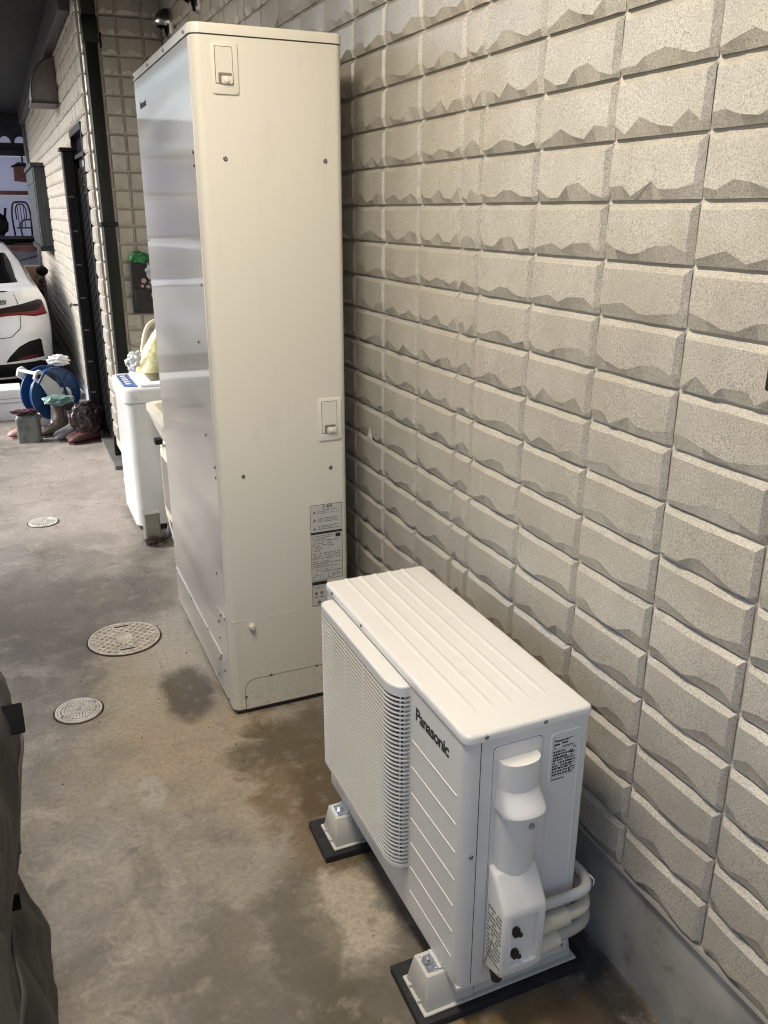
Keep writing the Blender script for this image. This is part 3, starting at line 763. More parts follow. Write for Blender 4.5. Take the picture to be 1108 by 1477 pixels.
# end face mouldings: raised border of the label field
def border(x0, x1, z0, z1, r, t, y, dep, name, parent, mat='cream', open_bottom=False):
    o_ = rrect(x0, x1, z0, z1, r, 5); i_ = rrect(x0+t, x1-t, z0+t, z1-t, max(.001, r-t), 5)
    b = bmesh.new(); n = len(o_)
    O0 = [b.verts.new((p[0], y, p[1])) for p in o_]; I0 = [b.verts.new((p[0], y, p[1])) for p in i_]
    mo = rrect(x0+t*.4, x1-t*.4, z0+t*.4, z1-t*.4, max(.001, r-t*.4), 5)
    M0 = [b.verts.new((p[0], y-dep, p[1])) for p in mo]
    for k in range(n):
        j = (k+1) % n
        b.faces.new((O0[k], O0[j], M0[j], M0[k])); b.faces.new((M0[k], M0[j], I0[j], I0[k]))
    return obj(name, b, mat, parent, True)
border(-.289, -.214, .128, .703, .012, .007, UY0+.0002, .0030, 'pressed_border', hp)
border(-.425, -.306, .124, .712, .012, .005, UY0+.0002, .0022, 'pressed_border', hp)
obj('cover_seam', prism(rrect(-.4225, -.3085, .124, .7095, .010, 5), UY0-.0006, UY0+.001, 'y'), 'seam', hp)
obj('cover_plate', prism(rrect(-.4205, -.3105, .124, .7075, .010, 5), UY0-.0022, UY0+.001, 'y', .0006, 1), 'cream', hp)
# rating plate
rp = obj('rating_plate', bx(-.283, -.222, UY0-.0010, UY0-.0002, .583, .690), simple('rating_film', (.66, .65, .62), .35), hp)
yR = UY0-.0010
obj('brand_print', text_bm('Panasonic', .0092, (-.2805, yR, .6795), (1, 0, 0), (0, 0, 1), .0002, .0003), 'ink', rp)
b = bmesh.new()
fineprint(-.245, -.226, .681, .686, 1, yR, b, .9); bx(-.2805, -.266, yR-.0003, yR, .6715, .6755, bm=b); bx(-.262, -.247, yR-.0003, yR, .6730, .6765, bm=b)
fineprint(-.2805, -.230, .664, .670, 1, yR, b, .9); fineprint(-.281, -.232, .599, .660, 9, yR, b, .9, .6); fineprint(-.240, -.226, .603, .662, 10, yR, b, .6, .5)
for z in (.6625, .640, .618, .5975): bx(-.282, -.230, yR-.0003, yR, z, z+.0006, bm=b)
fineprint(-.281, -.232, .587, .594, 1, yR, b, .9)
p_ = obj('printed_text', b, 'ink', rp); p_['kind'] = 'stuff'
# valve cover: half-round channel, flared handle lip, box with two latches
def arc(x0, x1, dep, n=14, y=UY0-.002):
    c = (x0+x1)/2; r = (x1-x0)/2
    return [(c+r*math.cos(PI*k/n), y-dep*math.sin(PI*k/n)**.75) for k in range(n+1)]
vc = obj('valve_cover', prism(arc(-.409, -.320, .034), .385, .676, 'z'), 'cream_plastic', hp, 40)
def lip(u, v):
    # v: 0 root top .. outer rim .. underside ; u across
    prof = [(.032, .616), (.036, .607), (.046, .594), (.060, .577), (.0625, .572), (.0615, .566), (.034, .560)]
    t = v*(len(prof)-1); i = min(int(t), len(prof)-2); f = t-i
    dep = prof[i][0]*(1-f)+prof[i+1][0]*f; z = prof[i][1]*(1-f)+prof[i+1][1]*f
    hw = .0445+(dep-.026)*.12; a = PI*(1-u)
    ex = 1 - .75*(dep-.026)/.033
    return (-.3645+hw*math.cos(a), UY0-.002-dep*math.sin(a)**(.75*(.45+.55*ex)), z)
b = grid(lip, 27, 19); obj('handle_lip', b, 'cream_plastic', vc, 30)
pr_ = [(UY0, .428), (UY0-.028, .420), (UY0-.034, .412), (UY0-.070, .362), (UY0-.074, .350), (UY0-.072, .205), (UY0-.064, .186), (UY0-.010, .165), (UY0, .163)]
b = prism(pr_, -.421, -.318, 'x')
bmesh.ops.bevel(b, geom=[e for e in b.edges if len(e.link_faces) == 2 and e.calc_face_angle(0) > .9 and abs(e.verts[0].co.x-e.verts[1].co.x) < 1e-5], offset=.010, segments=4, profile=.5, affect='EDGES')
b.faces.ensure_lookup_table()
ff = [f for f in b.faces if f.normal.y < -.95 and f.calc_area() > .004]
if ff:
    bmesh.ops.inset_individual(b, faces=ff[:1], thickness=.014, depth=0)
    bmesh.ops.inset_individual(b, faces=ff[:1], thickness=.005, depth=-.009)
cb = obj('cover_box', b, 'cream_plastic', vc, 35)
for z in (.300, .243):
    b = prism([(-.387+.010*math.cos(a)*(1.0 if math.sin(a) > 0 else .8), z+.013*math.sin(a)) for a in [2*PI*k/12 for k in range(12)]], UY0-.0700, UY0-.0640, 'y')
    lathe([(0, 0), (.006, 0), (.005, -.004), (0, -.004)], (-.379, UY0-.0700, z-.006), 'y', 10, b)
    obj('latch_hole', b, 'black', vc)
obj('screw_recess', lathe([(0, 0), (.007, 0), (.007, -.0015), (0, -.0015)], (-.345, UY0-.036, .525), 'y', 14), simple('recess_grey', (.30, .30, .31), .5), vc)
obj('cable_stub', tube([(-.409, UY0-.030, .176), (-.405, UY0-.034, .150)], .012, 10), 'black', vc, 40)
# caution print on the cover's side
b = bmesh.new()
for i in range(13):
    z = .335-i*.0105; y = UY0-.064
    while y < UY0-.014:
        w_ = RL.uniform(.003, .009)
        if RL.random() < .8: bx(-.4214, -.4209, y, min(y+w_, UY0-.012), z, z+.0052, bm=b)
        y += w_+.0018
p_ = obj('printed_text', b, 'print_grey', vc); p_['kind'] = 'stuff'
# refrigerant and water pipes leaving the cover and turning to the wall
def corr(t): return .0116+.0006*math.sin(t*300)
pr3 = obj('drain_hose', tube([(-.335, UY0-.030, .302), (-.27, UY0-.030, .300), (-.20, UY0-.026, .296), (-.172, UY0-.010, .294), (-.156, UY0+.03, .287), (-.150, UY0+.14, .27), (-.135, UY0+.30, .24)], corr, 12, smooth_steps=14), 'insul_grey', hp, True)
obj('water_pipe', tube([(-.335, UY0-.030, .252), (-.27, UY0-.030, .252), (-.20, UY0-.026, .250), (-.174, UY0-.008, .250), (-.157, UY0+.04, .246), (-.150, UY0+.16, .23), (-.12, UY0+.34, .20)], .0145, 12, smooth_steps=8), 'insul', hp, True)
obj('pipe_collar', tube([(-.322, UY0-.030, .250), (-.236, UY0-.029, .252)], .0215, 16), 'insul', hp, 40)
obj('water_pipe', tube([(-.335, UY0-.030, .206), (-.27, UY0-.030, .206), (-.20, UY0-.024, .206), (-.170, UY0-.004, .210), (-.154, UY0+.05, .212), (-.148, UY0+.16, .20), (-.12, UY0+.36, .17)], .0165, 12, smooth_steps=8), simple('pipe_wrap_dim', (.46, .42, .35), .6, bumps=.3, bscale=120), hp, True)
obj('pipe_collar', tube([(-.322, UY0-.030, .198), (-.258, UY0-.029, .202)], .0225, 16), 'insul', hp, 40)
b = tube([(-.160, UY0-.004, .310), (-.153, UY0-.012, .300), (-.153, UY0-.012, .285)], .0014, 6); obj('cable_tie', b, 'whiteplastic', hp)

# feet and rubber mats, one pair per end (each block is its own thing)
def foot(y0, y1, label, group, first):
    ft = thing('support_block', (-.34, (y0+y1)/2, .0205), label, 'support block', group)
    yc = (y0+y1)/2
    b = bx(-.537, -.140, y0, y1, .021, .027, .0015, 1); obj('flange', b, 'resin', ft)
    def taper(xa, xb, za, zb, ya, yb, ins, insx, bev=.003):
        b = bmesh.new()
        lo = [(xa, ya), (xb, ya), (xb, yb), (xa, yb)]; hi = [(xa+insx, ya+ins), (xb-insx*.4, ya+ins), (xb-insx*.4, yb-ins), (xa+insx, yb-ins)]
        A = [b.verts.new((*p, za)) for p in lo]; B = [b.verts.new((*p, zb)) for p in hi]
        b.faces.new(A[::-1]); b.faces.new(B)
        for k in range(4): b.faces.new((A[k], A[(k+1) % 4], B[(k+1) % 4], B[k]))
        bmesh.ops.bevel(b, geom=list(b.edges), offset=bev, segments=2, profile=.5, affect='EDGES')
        return b
    obj('pedestal', taper(-.531, -.410, .0272, .1065, y0+.007, y1-.007, .018, .010), 'resin', ft, 50)
    obj('rail_body', taper(-.4095, -.150, .0272, .090, y0+.009, y1-.009, .016, .004), 'resin', ft, 50)
    for k in range(2):
        y = y0+.035+k*.045; obj('clip_tab', bx(-.5365, -.529, y, y+.005, .0272, .034, .001, 1), 'resin', ft)
    # bolt plate
    bm = prism([(-.514, yc-.024), (-.474, yc-.026), (-.474, yc+.024), (-.514, yc+.020)], .1067, .1085, 'z', .0008, 1)
    pl = obj('bolt_plate', bm, 'zinc', ft)
    obj('washer_ring', lathe([(.0055, .0018), (.013, .0018), (.013, 0), (.0055, 0)], (-.497, yc, .1086), 'z', 18), 'zinc', pl, 40)
    obj('bolt_head', lathe([(0, .0095), (.0055, .0095), (.0085, .0075), (.0085, .0018), (0, .0018)], (-.497, yc, .1086), 'z', 6), 'zinc', pl)
    for dx, dy in ((-.013, .018), (.004, -.019)): screw((-.497+dx, yc+dy, .1086), 'z', .0032, pl, 'zinc', 'rivet')
    b = bmesh.new(); bx(-.488, -.470, yc-.024, yc+.030, .1087, .1105, .0006, 1, b); bx(-.4805, -.4790, yc-.022, yc+.028, .1106, .1200, bm=b)
    obj('foot_bracket', b, 'cream', ft)
    return ft
foot(1.218, 1.334, 'cream plastic support block under the near end of the heat pump, below the pipe cover', 'support blocks under the heat pump', True)
foot(1.776, 1.890, 'cream plastic support block under the far end of the heat pump, nearer the tall tank', 'support blocks under the heat pump', True)
tag(obj('rubber_mat', prism([(-.553, 1.204), (-.118, 1.200), (-.118, 1.372), (-.549, 1.376)], .0, .0205, 'z', .0015, 1), 'rubber'), 'black rubber mat under the near support block, below the pipe cover', 'rubber mat', 'rubber mats under the support blocks')
tag(obj('rubber_mat', prism([(-.567, 1.764), (-.118, 1.752), (-.118, 1.918), (-.563, 1.922)], .0, .0205, 'z', .0015, 1), 'rubber'), 'black rubber mat under the far support block, by the grille', 'rubber mat', 'rubber mats under the support blocks')

# ------------------------------------------------------------------ manhole covers
def cover_ring(o_, cx, cy, r):
    obj('rim_gap', lathe([(r*.995, .0006), (r+.006, .0006), (r+.006, .0018), (r*.995, .0018)], (cx, cy, 0), 'z', 64), 'irondirt', o_)
mh = thing('manhole_cover', (-.894, 3.315, 0), 'large round cream manhole cover with a crossed grid and two hand slots', 'manhole cover')
cx, cy, r = -.894, 3.315, .145
cover_ring(mh, cx, cy, r)
obj('plate', lathe([(0, .004), (r-.002, .004), (r, .002), (r, 0)], (cx, cy, 0), 'z', 64), 'irondirt', mh, 40)
obj('outer_ring', lathe([(r-.010, .0040), (r-.009, .0078), (r-.002, .0078), (r-.0005, .005), (r-.0005, .0041)], (cx, cy, 0), 'z', 64), 'ironlid', mh, 40)
obj('centre_boss', lathe([(0, .0085), (.018, .0085), (.020, .0065), (.024, .0065), (.026, .0088), (.033, .0088), (.035, .0042)], (cx, cy, 0), 'z', 32), 'ironlid', mh, 40)
b = bmesh.new(); ca, sa = math.cos(PI/4), math.sin(PI/4)
M['pit'] = simple('cover_pits', (.45, .395, .32), .7, var=.3, vscale=70, dirt=((.14, .10, .07), .6))
obj('pit_floor', lathe([(0, .0042), (r-.010, .0042), (r-.010, .0045), (0, .0045)], (cx, cy, 0), 'z', 48), 'pit', mh)
for t_ in range(2):
    for i in range(-5, 6):
        off = (i+.5)*.0245; L = math.sqrt(max(0, (r-.011)**2-off*off)); segs = []
        for k in range(24):
            a0 = -L+2*L*k/24; a1 = a0+2*L/24; am = (a0+a1)/2
            u, v = (am, off) if t_ == 0 else (off, am)
            x, y = ca*u-sa*v, sa*u+ca*v
            if math.hypot(x, y) < .036 or (abs(abs(y)-.106) < .016 and abs(x) < .042): continue
            q = [(a0, off-.0035), (a1, off-.0035), (a1, off+.0035), (a0, off+.0035)]
            if t_: q = [(p[1], p[0]) for p in q]
            prism([(cx+ca*p[0]-sa*p[1], cy+sa*p[0]+ca*p[1]) for p in q], .0046, .0080-(.0003 if t_ else 0), 'z', bm=b)
bmesh.ops.remove_doubles(b, verts=b.verts, dist=1e-5)
obj('raised_grid', b, 'ironlid', mh)
for sy in (-1, 1):
    obj('hand_slot', prism(rrect(cx-.036, cx+.036, cy+sy*.106-.013, cy+sy*.106+.013, .012, 5), .0041, .0076), 'ironlid', mh)
    obj('slot_hole', prism(rrect(cx-.030, cx+.030, cy+sy*.106-.006, cy+sy*.106+.006, .0058, 5), .0077, .0081), 'seam' if sy < 0 else 'irondirt', mh)
GR = random.Random(11); b = bmesh.new()
for k in range(150):
    x = GR.uniform(-1.3, -.15); y = GR.uniform(.9, 6.2)
    if (-.66 < x and y > 2.5) or (x > -.57 and 1.15 < y < 2.0) or (x < -1.2 and y < 2): continue
    q = GR.uniform(.0012, .0042); a0 = GR.uniform(0, 6)
    prism([(x+q*GR.uniform(.5, 1)*math.cos(a0+t*1.26), y+q*GR.uniform(.5, 1)*math.sin(a0+t*1.26)) for t in range(5)], .0, GR.uniform(.001, .003), bm=b)
tag(obj('grit', b, simple('dark_grit', (.045, .036, .028), .9), center=False), kind='stuff')
def small_cover(cx, cy, r, label):
    t = thing('drain_cover', (cx, cy, 0), label, 'drain cover', 'small round drain covers')
    cover_ring(t, cx, cy, r)
    obj('plate', lathe([(0, .003), (r-.002, .003), (r, .0015), (r, 0)], (cx, cy, 0), 'z', 48), 'pit', t, 40)
    for r0, r1 in ((r-.008, r-.001), (r-.018, r-.012), (.012, .018)):
        obj('ring', lathe([(r0, .0031), (r0+.0005, .0062), (r1-.0005, .0062), (r1, .0031)], (cx, cy, 0), 'z', 48), 'ironlid2', t, 40)
    b = bmesh.new(); k = 0; rr = .024
    while rr < r-.022:
        n = max(6, int(2*PI*rr/.0105))
        for i in range(n):
            a = 2*PI*(i+.5*(k % 2))/n
            bx(cx+rr*math.cos(a)-.0033, cx+rr*math.cos(a)+.0033, cy+rr*math.sin(a)-.0033, cy+rr*math.sin(a)+.0033, .0031, .0066, bm=b)
        rr += .0098; k += 1
    obj('grip_studs', b, 'ironlid2', t)
    for a in (.5, 3.64): obj('key_hole', lathe([(0, .0064), (.004, .0064), (.004, .006), (0, .006)], (cx+(r-.015)*math.cos(a), cy+(r-.015)*math.sin(a), 0), 'z', 8), 'seam', t)
small_cover(-1.117, 2.824, .081, 'small white round drain cover with concentric rings, nearer than the large grid cover')
small_cover(-1.128, 4.941, .080, 'small pale drain cover far back on the floor, in front of the boots')

# ------------------------------------------------------------------ downpipe, vents, wall fittings
dp = thing('downpipe', (-.505, 5.785, 0), 'black square rainwater downpipe in the corner beside the door', 'downpipe')
obj('pipe', bx(-.542, -.468, 5.745, 5.82, .02, 2.715, .008, 2), 'downpipe', dp, 40)
obj('upper_joint', bx(-.550, -.460, 5.737, 5.828, 2.60, 2.74, .008, 2), 'downpipe', dp, 40)
obj('upper_pipe', bx(-.546, -.464, 5.741, 5.824, 2.742, 2.99, .008, 2), 'downpipe', dp, 40)
obj('bracket', bx(-.555, -.452, 5.735, 5.87, 1.590, 1.615, .003, 1), 'downpipe', dp)
obj('joint_lug', bx(-.452, -.444, 5.76, 5.79, 2.58, 2.66, .002, 1), 'downpipe', dp)

def vent(y, z, label):
    t = thing('vent_cap', (XW-.015, y, z-.10), label, 'vent cap', 'round vent caps on the long wall')
    r = .078
    obj('wall_flange', lathe([(r*.5, 0), (r*1.02, 0), (r*1.02, -.012), (r*.5, -.012)], (XW-.012, y, z), 'x', 28), 'chrome', t, 40)
    def dome(u, v):
        a = 2*PI*u; rr = r*math.sin(PI/2*v) if v < 1 else r; h = r*1.15*math.cos(PI/2*v)
        yy, zz = rr*math.cos(a), rr*math.sin(a)
        cut = max(0, (-zz/r))  # bottom front cut back to leave an opening
        return (XW-.024-h*(1-.55*cut**1.2), y+yy, z+zz*(1-.18*cut*math.cos(PI/2*v)))
    b = grid(dome, 36, 14, closed_u=True); bmesh.ops.remove_doubles(b, verts=b.verts, dist=1e-5)
    # open the mouth on the lower front
    kill = [f for f in b.faces if f.calc_center_median().z < z-.018 and f.calc_center_median().x < XW-.040]
    bmesh.ops.delete(b, geom=kill, context='FACES')
    bmesh.ops.solidify(b, geom=list(b.faces), thickness=.0015)
    obj('hood', b, 'chrome', t, 60)
    obj('throat', lathe([(0, -.016), (r*.82, -.016), (r*.82, -.014), (0, -.014)], (XW-.012, y, z-.004), 'x', 20), 'black', t)
vent(5.55, 2.695, 'stainless round vent cap at the far end of the long wall, above the tank')
vent(4.80, 2.690, 'stainless round vent cap cut by the top edge of the view, above the tank')

# range hood cover on the side wall
rh = thing('wall_hood', (XL-.1, 7.75, 2.46), 'beige arched range hood cover high on the pale side wall', 'vent hood')
pr_ = [(XL-.018, 2.47), (XL-.205, 2.47)]+[(XL-.018-.187*math.cos(a), 2.505+.27*math.sin(a)) for a in [PI/2*i/10 for i in range(11)]]
obj('shell', prism(pr_, 7.58, 7.95, 'y', .003, 2), 'hood', rh, 35)
obj('base_lip', bx(XL-.215, XL-.018, 7.565, 7.965, 2.452, 2.469), 'fascia', rh)
obj('edge_trim', tube([(x-.001, 7.578, z) for x, z in pr_[1:]], .005, 6), 'fascia', rh)

# back door in the side wall
dr = thing('back_door', (XL, 6.55, 0), 'black back door with vertical bars in the pale side wall', 'door')
obj('reveal', bx(XL+.055, XL+.062, DY0, DY1, .03, DZ), 'dark_void', dr)
b = bmesh.new(); bx(XL-.018, XL+.055, DY0-.004, DY0+.035, .03, DZ, bm=b); bx(XL-.018, XL+.055, DY1-.035, DY1+.004, .03, DZ, bm=b); bx(XL-.022, XL+.055, DY0-.004, DY1+.004, DZ-.045, DZ, bm=b)
obj('door_frame', b, 'frame_black', dr)
obj('transom_bar', bx(XL-.015, XL+.05, DY0+.035, DY1-.035, 2.02, 2.045), 'frame_black', dr)
obj('transom_panel', bx(XL+.02, XL+.03, DY0+.035, DY1-.035, 2.045, DZ-.045), simple('night_glass', (.02, .02, .03), .15), dr)
leaf = obj('door_leaf', bx(XL+.012, XL+.040, DY0+.037, DY1-.037, .06, 2.018), 'frame_black', dr)
for k in range(6):
    y = DY0+.12+k*.095; obj('bar', bx(XL-.004, XL+.011, y, y+.018, .12, 1.96), 'frame_black', leaf)
wn = obj('louver_pane', bx(XL+.004, XL+.0115, 6.33, 6.47, 1.78, 2.00), 'greyplastic', leaf)
for k in range(4): obj('louver', bx(XL-.004, XL+.004, 6.33, 6.47, 1.79+k*.052, 1.80+k*.052), 'frame_black', wn)
# folded screen standing proud at the far jamb
sc_ = obj('folded_screen', bx(XL-.095, XL-.019, DY1-.13, DY1-.02, .06, 2.075, .004, 1), 'frame_black', dr)
obj('screen_cap', bx(XL-.110, XL-.017, DY1-.15, DY1-.005, 2.076, 2.10, .003, 1), 'frame_black', sc_)
for k in range(4):
    x = XL-.088+k*.019; obj('screen_rib', bx(x, x+.006, DY1-.138, DY1-.1305, .07, 2.07), 'frame_black', sc_)
for k in range(7):
    z = .36+k*.235; obj('hinge', bx(XL-.080, XL-.045, DY1-.143, DY1-.1385, z, z+.012), 'soffit', sc_)
obj('pull_handle', tube([(XL-.10, DY1-.07, 1.015), (XL-.145, DY1-.07, 1.02), (XL-.150, DY1-.07, 1.00), (XL-.155, DY1-.07, 1.03)], .008, 8), 'steel', dr, True)
obj('sill', bx(XL-.055, XL+.05, DY0-.28, DY1+.05, .0, .028, .003, 1), simple('sill_alu', (.14, .135, .125), .45), dr)
b = bmesh.new()
for k in range(4): bx(XL-.005+k*.0, XL+.000, 6.20+k*.022, 6.21+k*.022, .30, .42, bm=b)
obj('lower_vent', b, 'greyplastic', dr)

# shuttered window further along
wd = thing('shuttered_window', (XL, 11.4, 1.3), 'dark green shuttered box window at the far end of the side wall', 'window')
obj('shutter_box', bx(XL-.13, XL+.03, WY0, WY1, WZ0, WZ1, .006, 1), 'shutter', wd)
obj('head_cover', bx(XL-.15, XL+.03, WY0-.03, WY1+.03, WZ1+.001, WZ1+.04), 'shutter', wd)
for k in range(5): obj('slat', bx(XL-.137, XL-.131, WY0+.04, WY1-.04, WZ0+.04+k*.155, WZ0+.17+k*.155), 'shutter', wd)
for k in range(3): obj('side_slat', bx(XL-.115+k*.04, XL-.087+k*.04, WY0-.006, WY0-.0005, WZ0+.03, WZ1-.03), 'shutter', wd)
obj('sill', bx(XL-.15, XL+.02, WY0-.03, WY1+.03, WZ0-.05, WZ0-.001), 'darksteel', wd)

# small black box at the right edge, on the long wall
wb = thing('wall_box', (XW-.03, .965, 1.40), 'small black box fixed to the block wall, cut off by the picture edge', 'wall box')
obj('case', bx(XW-.050, XW-.008, .820, .955, 1.418, 1.488, .004, 2), 'black', wb, 40)
obj('face_plate', bx(XW-.0535, XW-.0505, .828, .948, 1.425, 1.481, .001, 1), 'black', wb)

# ------------------------------------------------------------------ washing machine and sink
wm = thing('washing_machine', (-.42, 4.82, 0), 'white top-loading washing machine between the tank and the downpipe', 'washing machine')
WX0, WX1, WYa, WYb = -.665, -.17, 4.55, 5.06
obj('body', prism(rrect(WX0+.012, WX1, WYa+.01, WYb, .055, 7), .035, .720), 'washer', wm, 40)
obj('kick_ring', prism(rrect(WX0+.03, WX1-.01, WYa+.025, WYb-.01, .05, 7), .0, .034), 'black', wm, 40)
b = prism(rrect(WX0, WX1+.004, WYa, WYb+.004, .062, 8), .724, .800)
bmesh.ops.bevel(b, geom=[e for e in b.edges if all(v.co.z > .799 for v in e.verts)], offset=.014, segments=3, profile=.5, affect='EDGES')
obj('top_deck', b, 'washer', wm, 50)
def quad_slab(pts, z0, z1, bev=.002): return prism(pts, z0, z1, 'z', bev, 2)
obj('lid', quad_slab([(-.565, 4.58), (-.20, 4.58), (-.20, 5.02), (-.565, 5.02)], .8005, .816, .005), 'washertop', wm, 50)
obj('lid_window', quad_slab([(-.50, 4.66), (-.28, 4.66), (-.28, 4.96), (-.50, 4.96)], .8162, .8185, .001), 'washerwin', wm)
cp = obj('control_panel', quad_slab([(-.642, 4.640), (-.578, 4.600), (-.578, 4.99), (-.642, 4.97)], .8005, .8045, .001), 'washerblue', wm)
for k in range(5):
    y = 4.67+k*.06; obj('button', bx(-.628, -.598, y, y+.032, .8046, .8065, .001, 1), 'whiteplastic' if k in (1, 3) else 'washertop', cp)
obj('display', bx(-.63, -.596, 4.895, 4.955, .8046, .806), 'black', cp)
obj('badge', lathe([(0, -.004), (.008, -.004), (.009, 0), (0, 0)], (-.595, WYa, .752), 'y', 12), 'chrome', wm, 40)

sk_ = thing('utility_sink', (-.38, 4.12, 0), 'cream utility sink on a cabinet, half hidden behind the tank', 'sink')
def basin(u, v):
    # outer shell of the bowl: u around, v from rim down
    pts = rrect(-.585, -.12, 3.80, 4.36, .07, 6); n = len(pts); i = int(u*n) % n; x, y = pts[i]
    k = [1.0, 1.0, .97, .86, .70][min(4, int(v*4.999))]; z = [.770, .742, .735, .66, .575][min(4, int(v*4.999))]
    cx_, cy_ = -.35, 4.08
    return (cx_+(x-cx_)*k, cy_+(y-cy_)*(1-(1-k)*.5), z)
b = grid(basin, 28, 5, closed_u=True); obj('bowl', b, 'sink', sk_, 50)
b = bmesh.new(); o1 = rrect(-.585, -.12, 3.80, 4.36, .07, 6); i1 = rrect(-.545, -.16, 3.84, 4.32, .05, 6); i2 = rrect(-.50, -.20, 3.90, 4.26, .04, 6)
A = [b.verts.new((*p, .770)) for p in o1]; B = [b.verts.new((*p, .768)) for p in i1]; D = [b.verts.new((*p, .62)) for p in i2]
for k in range(len(A)):
    j = (k+1) % len(A); b.faces.new((A[k], A[j], B[j], B[k])); b.faces.new((B[k], B[j], D[j], D[k]))
b.faces.new(D); obj('rim', b, 'sink', sk_, 50)
obj('cabinet', prism(rrect(-.535, -.15, 3.86, 4.30, .02, 4), .19, .574, 'z'), 'sink', sk_, 40)
border(-.530, -.47, .22, .54, .01, .008, 4.30, .004, 'panel_edge', sk_, 'sink')
obj('side_panel', bx(-.5400, -.5355, 3.90, 4.27, .22, .545, .004, 2), 'sink', sk_, 40)
obj('panel_frame', prism(rrect(3.93, 4.24, .25, .515, .02, 4), -.5425, -.5402, 'x'), 'hood', sk_)
obj('latch', bx(-.572, -.536, 4.18, 4.235, .585, .612, .004, 2), 'carblack', sk_, 40)
obj('leg', prism([(-.535, .19), (-.505, .0), (-.480, .0), (-.475, .19)], 4.22, 4.28, 'y', .003, 1), 'sink', sk_)
obj('leg', prism([(-.535, .19), (-.505, .0), (-.480, .0), (-.475, .19)], 3.88, 3.94, 'y', .003, 1), 'sink', sk_)
tr_ = thing('drain_trap', (-.60, 4.38, 0), 'grey drain cup with bent pipe and dirty base between washer and sink', 'drain trap')
obj('cup', prism(rrect(-.640, -.555, 4.37, 4.45, .016, 4), .018, .165, 'z', .0), 'trap', tr_, 40)
obj('base_plate', lathe([(0, .014), (.062, .014), (.066, .004), (.066, 0)], (-.595, 4.38, 0), 'z', 24), 'steel', tr_, 40)
obj('dirt_lump', blob((-.600, 4.33, .028), .040, .026, .024, .5, 4, 3), 'irondirt', tr_)
obj('elbow', tube([(-.55, 4.40, .03), (-.525, 4.37, .035), (-.51, 4.33, .09), (-.51, 4.31, .22)], lambda t: .019+.0025*math.sin(t*70), 10, smooth_steps=8), 'soffit', tr_, True)

# hoses, bags and pouch around the washing machine
hs = thing('looped_hose', (-.36, 5.35, .8), 'two cream hoses arching up behind the washing machine', 'hose')
obj('hose', tube([(-.45, 5.30, .72), (-.435, 5.35, .86), (-.39, 5.40, 1.0), (-.32, 5.42, 1.045), (-.22, 5.42, 1.0), (-.18, 5.40, .8)], .0125, 10, smooth_steps=8), 'hose', hs, True)
obj('hose', tube([(-.40, 5.32, .72), (-.395, 5.36, .84), (-.365, 5.40, .94), (-.31, 5.42, .985), (-.25, 5.42, .93), (-.23, 5.40, .8)], .011, 10, smooth_steps=8), 'hose', hs, True)
def drape_bag(c, w0, w1, h, dep, seed, lean=0.):
    def f(u, v):
        a = 2*PI*u; wd_ = w0*(1-v)**.8+w1*v**.6*.4+.02
        k = 1+.16*nz((math.cos(a)*2, math.sin(a)*2, v*2.2), 1.4, seed)+.10*nz((a*2.0, v, 0), 2.4, seed)
        return (c[0]+wd_*k*math.cos(a)+lean*v, c[1]+dep*(1-v*.6)*k*math.sin(a), c[2]+h*v*(1+.05*math.sin(a*3+seed)))
    return grid(f, 40, 16, closed_u=True)
yb = obj('plastic_bag', drape_bag((-.385, 4.98, .819), .135, .05, .30, .10, 2.2, .07), 'bag_yellow', None, True)
tag(yb, 'pale yellow plastic bag standing on top of the washing machine', 'plastic bag')
wbg = obj('plastic_bag', blob((-.515, 5.0, .868), .062, .05, .055, .3, 3, 4), 'bag_white', None, True)
tag(wbg, 'small crumpled white plastic bag beside the yellow bag on the washer', 'plastic bag')
po = thing('wall_pouch', (-.31, 5.82, 1.04), 'black hanging pouch with pink prints on the return wall by the downpipe', 'pouch')
obj('pouch_body', prism([(-.400, 1.055), (-.17, 1.045), (-.165, 1.345), (-.392, 1.365)], 5.815, 5.860, 'y', .006, 2), 'pouch', po, 40)
obj('pocket', prism([(-.385, 1.075), (-.18, 1.065), (-.18, 1.20), (-.382, 1.21)], 5.806, 5.814, 'y', .003, 1), 'pouch', po)
for x, z, r in ((-.318, 1.255, .017), (-.292, 1.215, .014), (-.262, 1.165, .020), (-.330, 1.222, .010), (-.272, 1.245, .013)):
    obj('printed_patch', lathe([(0, 0), (r, 0), (r*.9, -.002), (0, -.002)], (x, 5.8145 if z > 1.21 else 5.8055, z), 'y', 9), 'pinkgrey', po)
gc = obj('green_bag', blob((-.330, 5.835, 1.398), .055, .030, .034, .35, 3.5, 8, fold=.2), 'green', None, True); tag(gc, 'bright green crumpled film sticking out of the top of the black pouch', 'plastic film')
wc = obj('white_bag', blob((-.258, 5.800, 1.312), .042, .022, .055, .35, 3, 12, fold=.2, flat=False), 'bag_white', None, True); tag(wc, 'white crumpled film hanging over the front of the black pouch', 'plastic film')
pk = thing('paper_packet', (-.575, 5.40, 0), 'white packet with red marks leaning on the sill beside the washing machine', 'packet')
obj('packet_sheet', prism([(-.612, .012), (-.552, .0), (-.560, .10), (-.622, .085)], 5.34, 5.352, 'y', .001, 1), 'paper', pk)
for k in range(3): obj('red_mark', bx(-.600+.012*k, -.590+.014*k, 5.337, 5.3395, .030+.02*k, .040+.02*k), 'redprint' if k != 1 else 'carblack', pk)

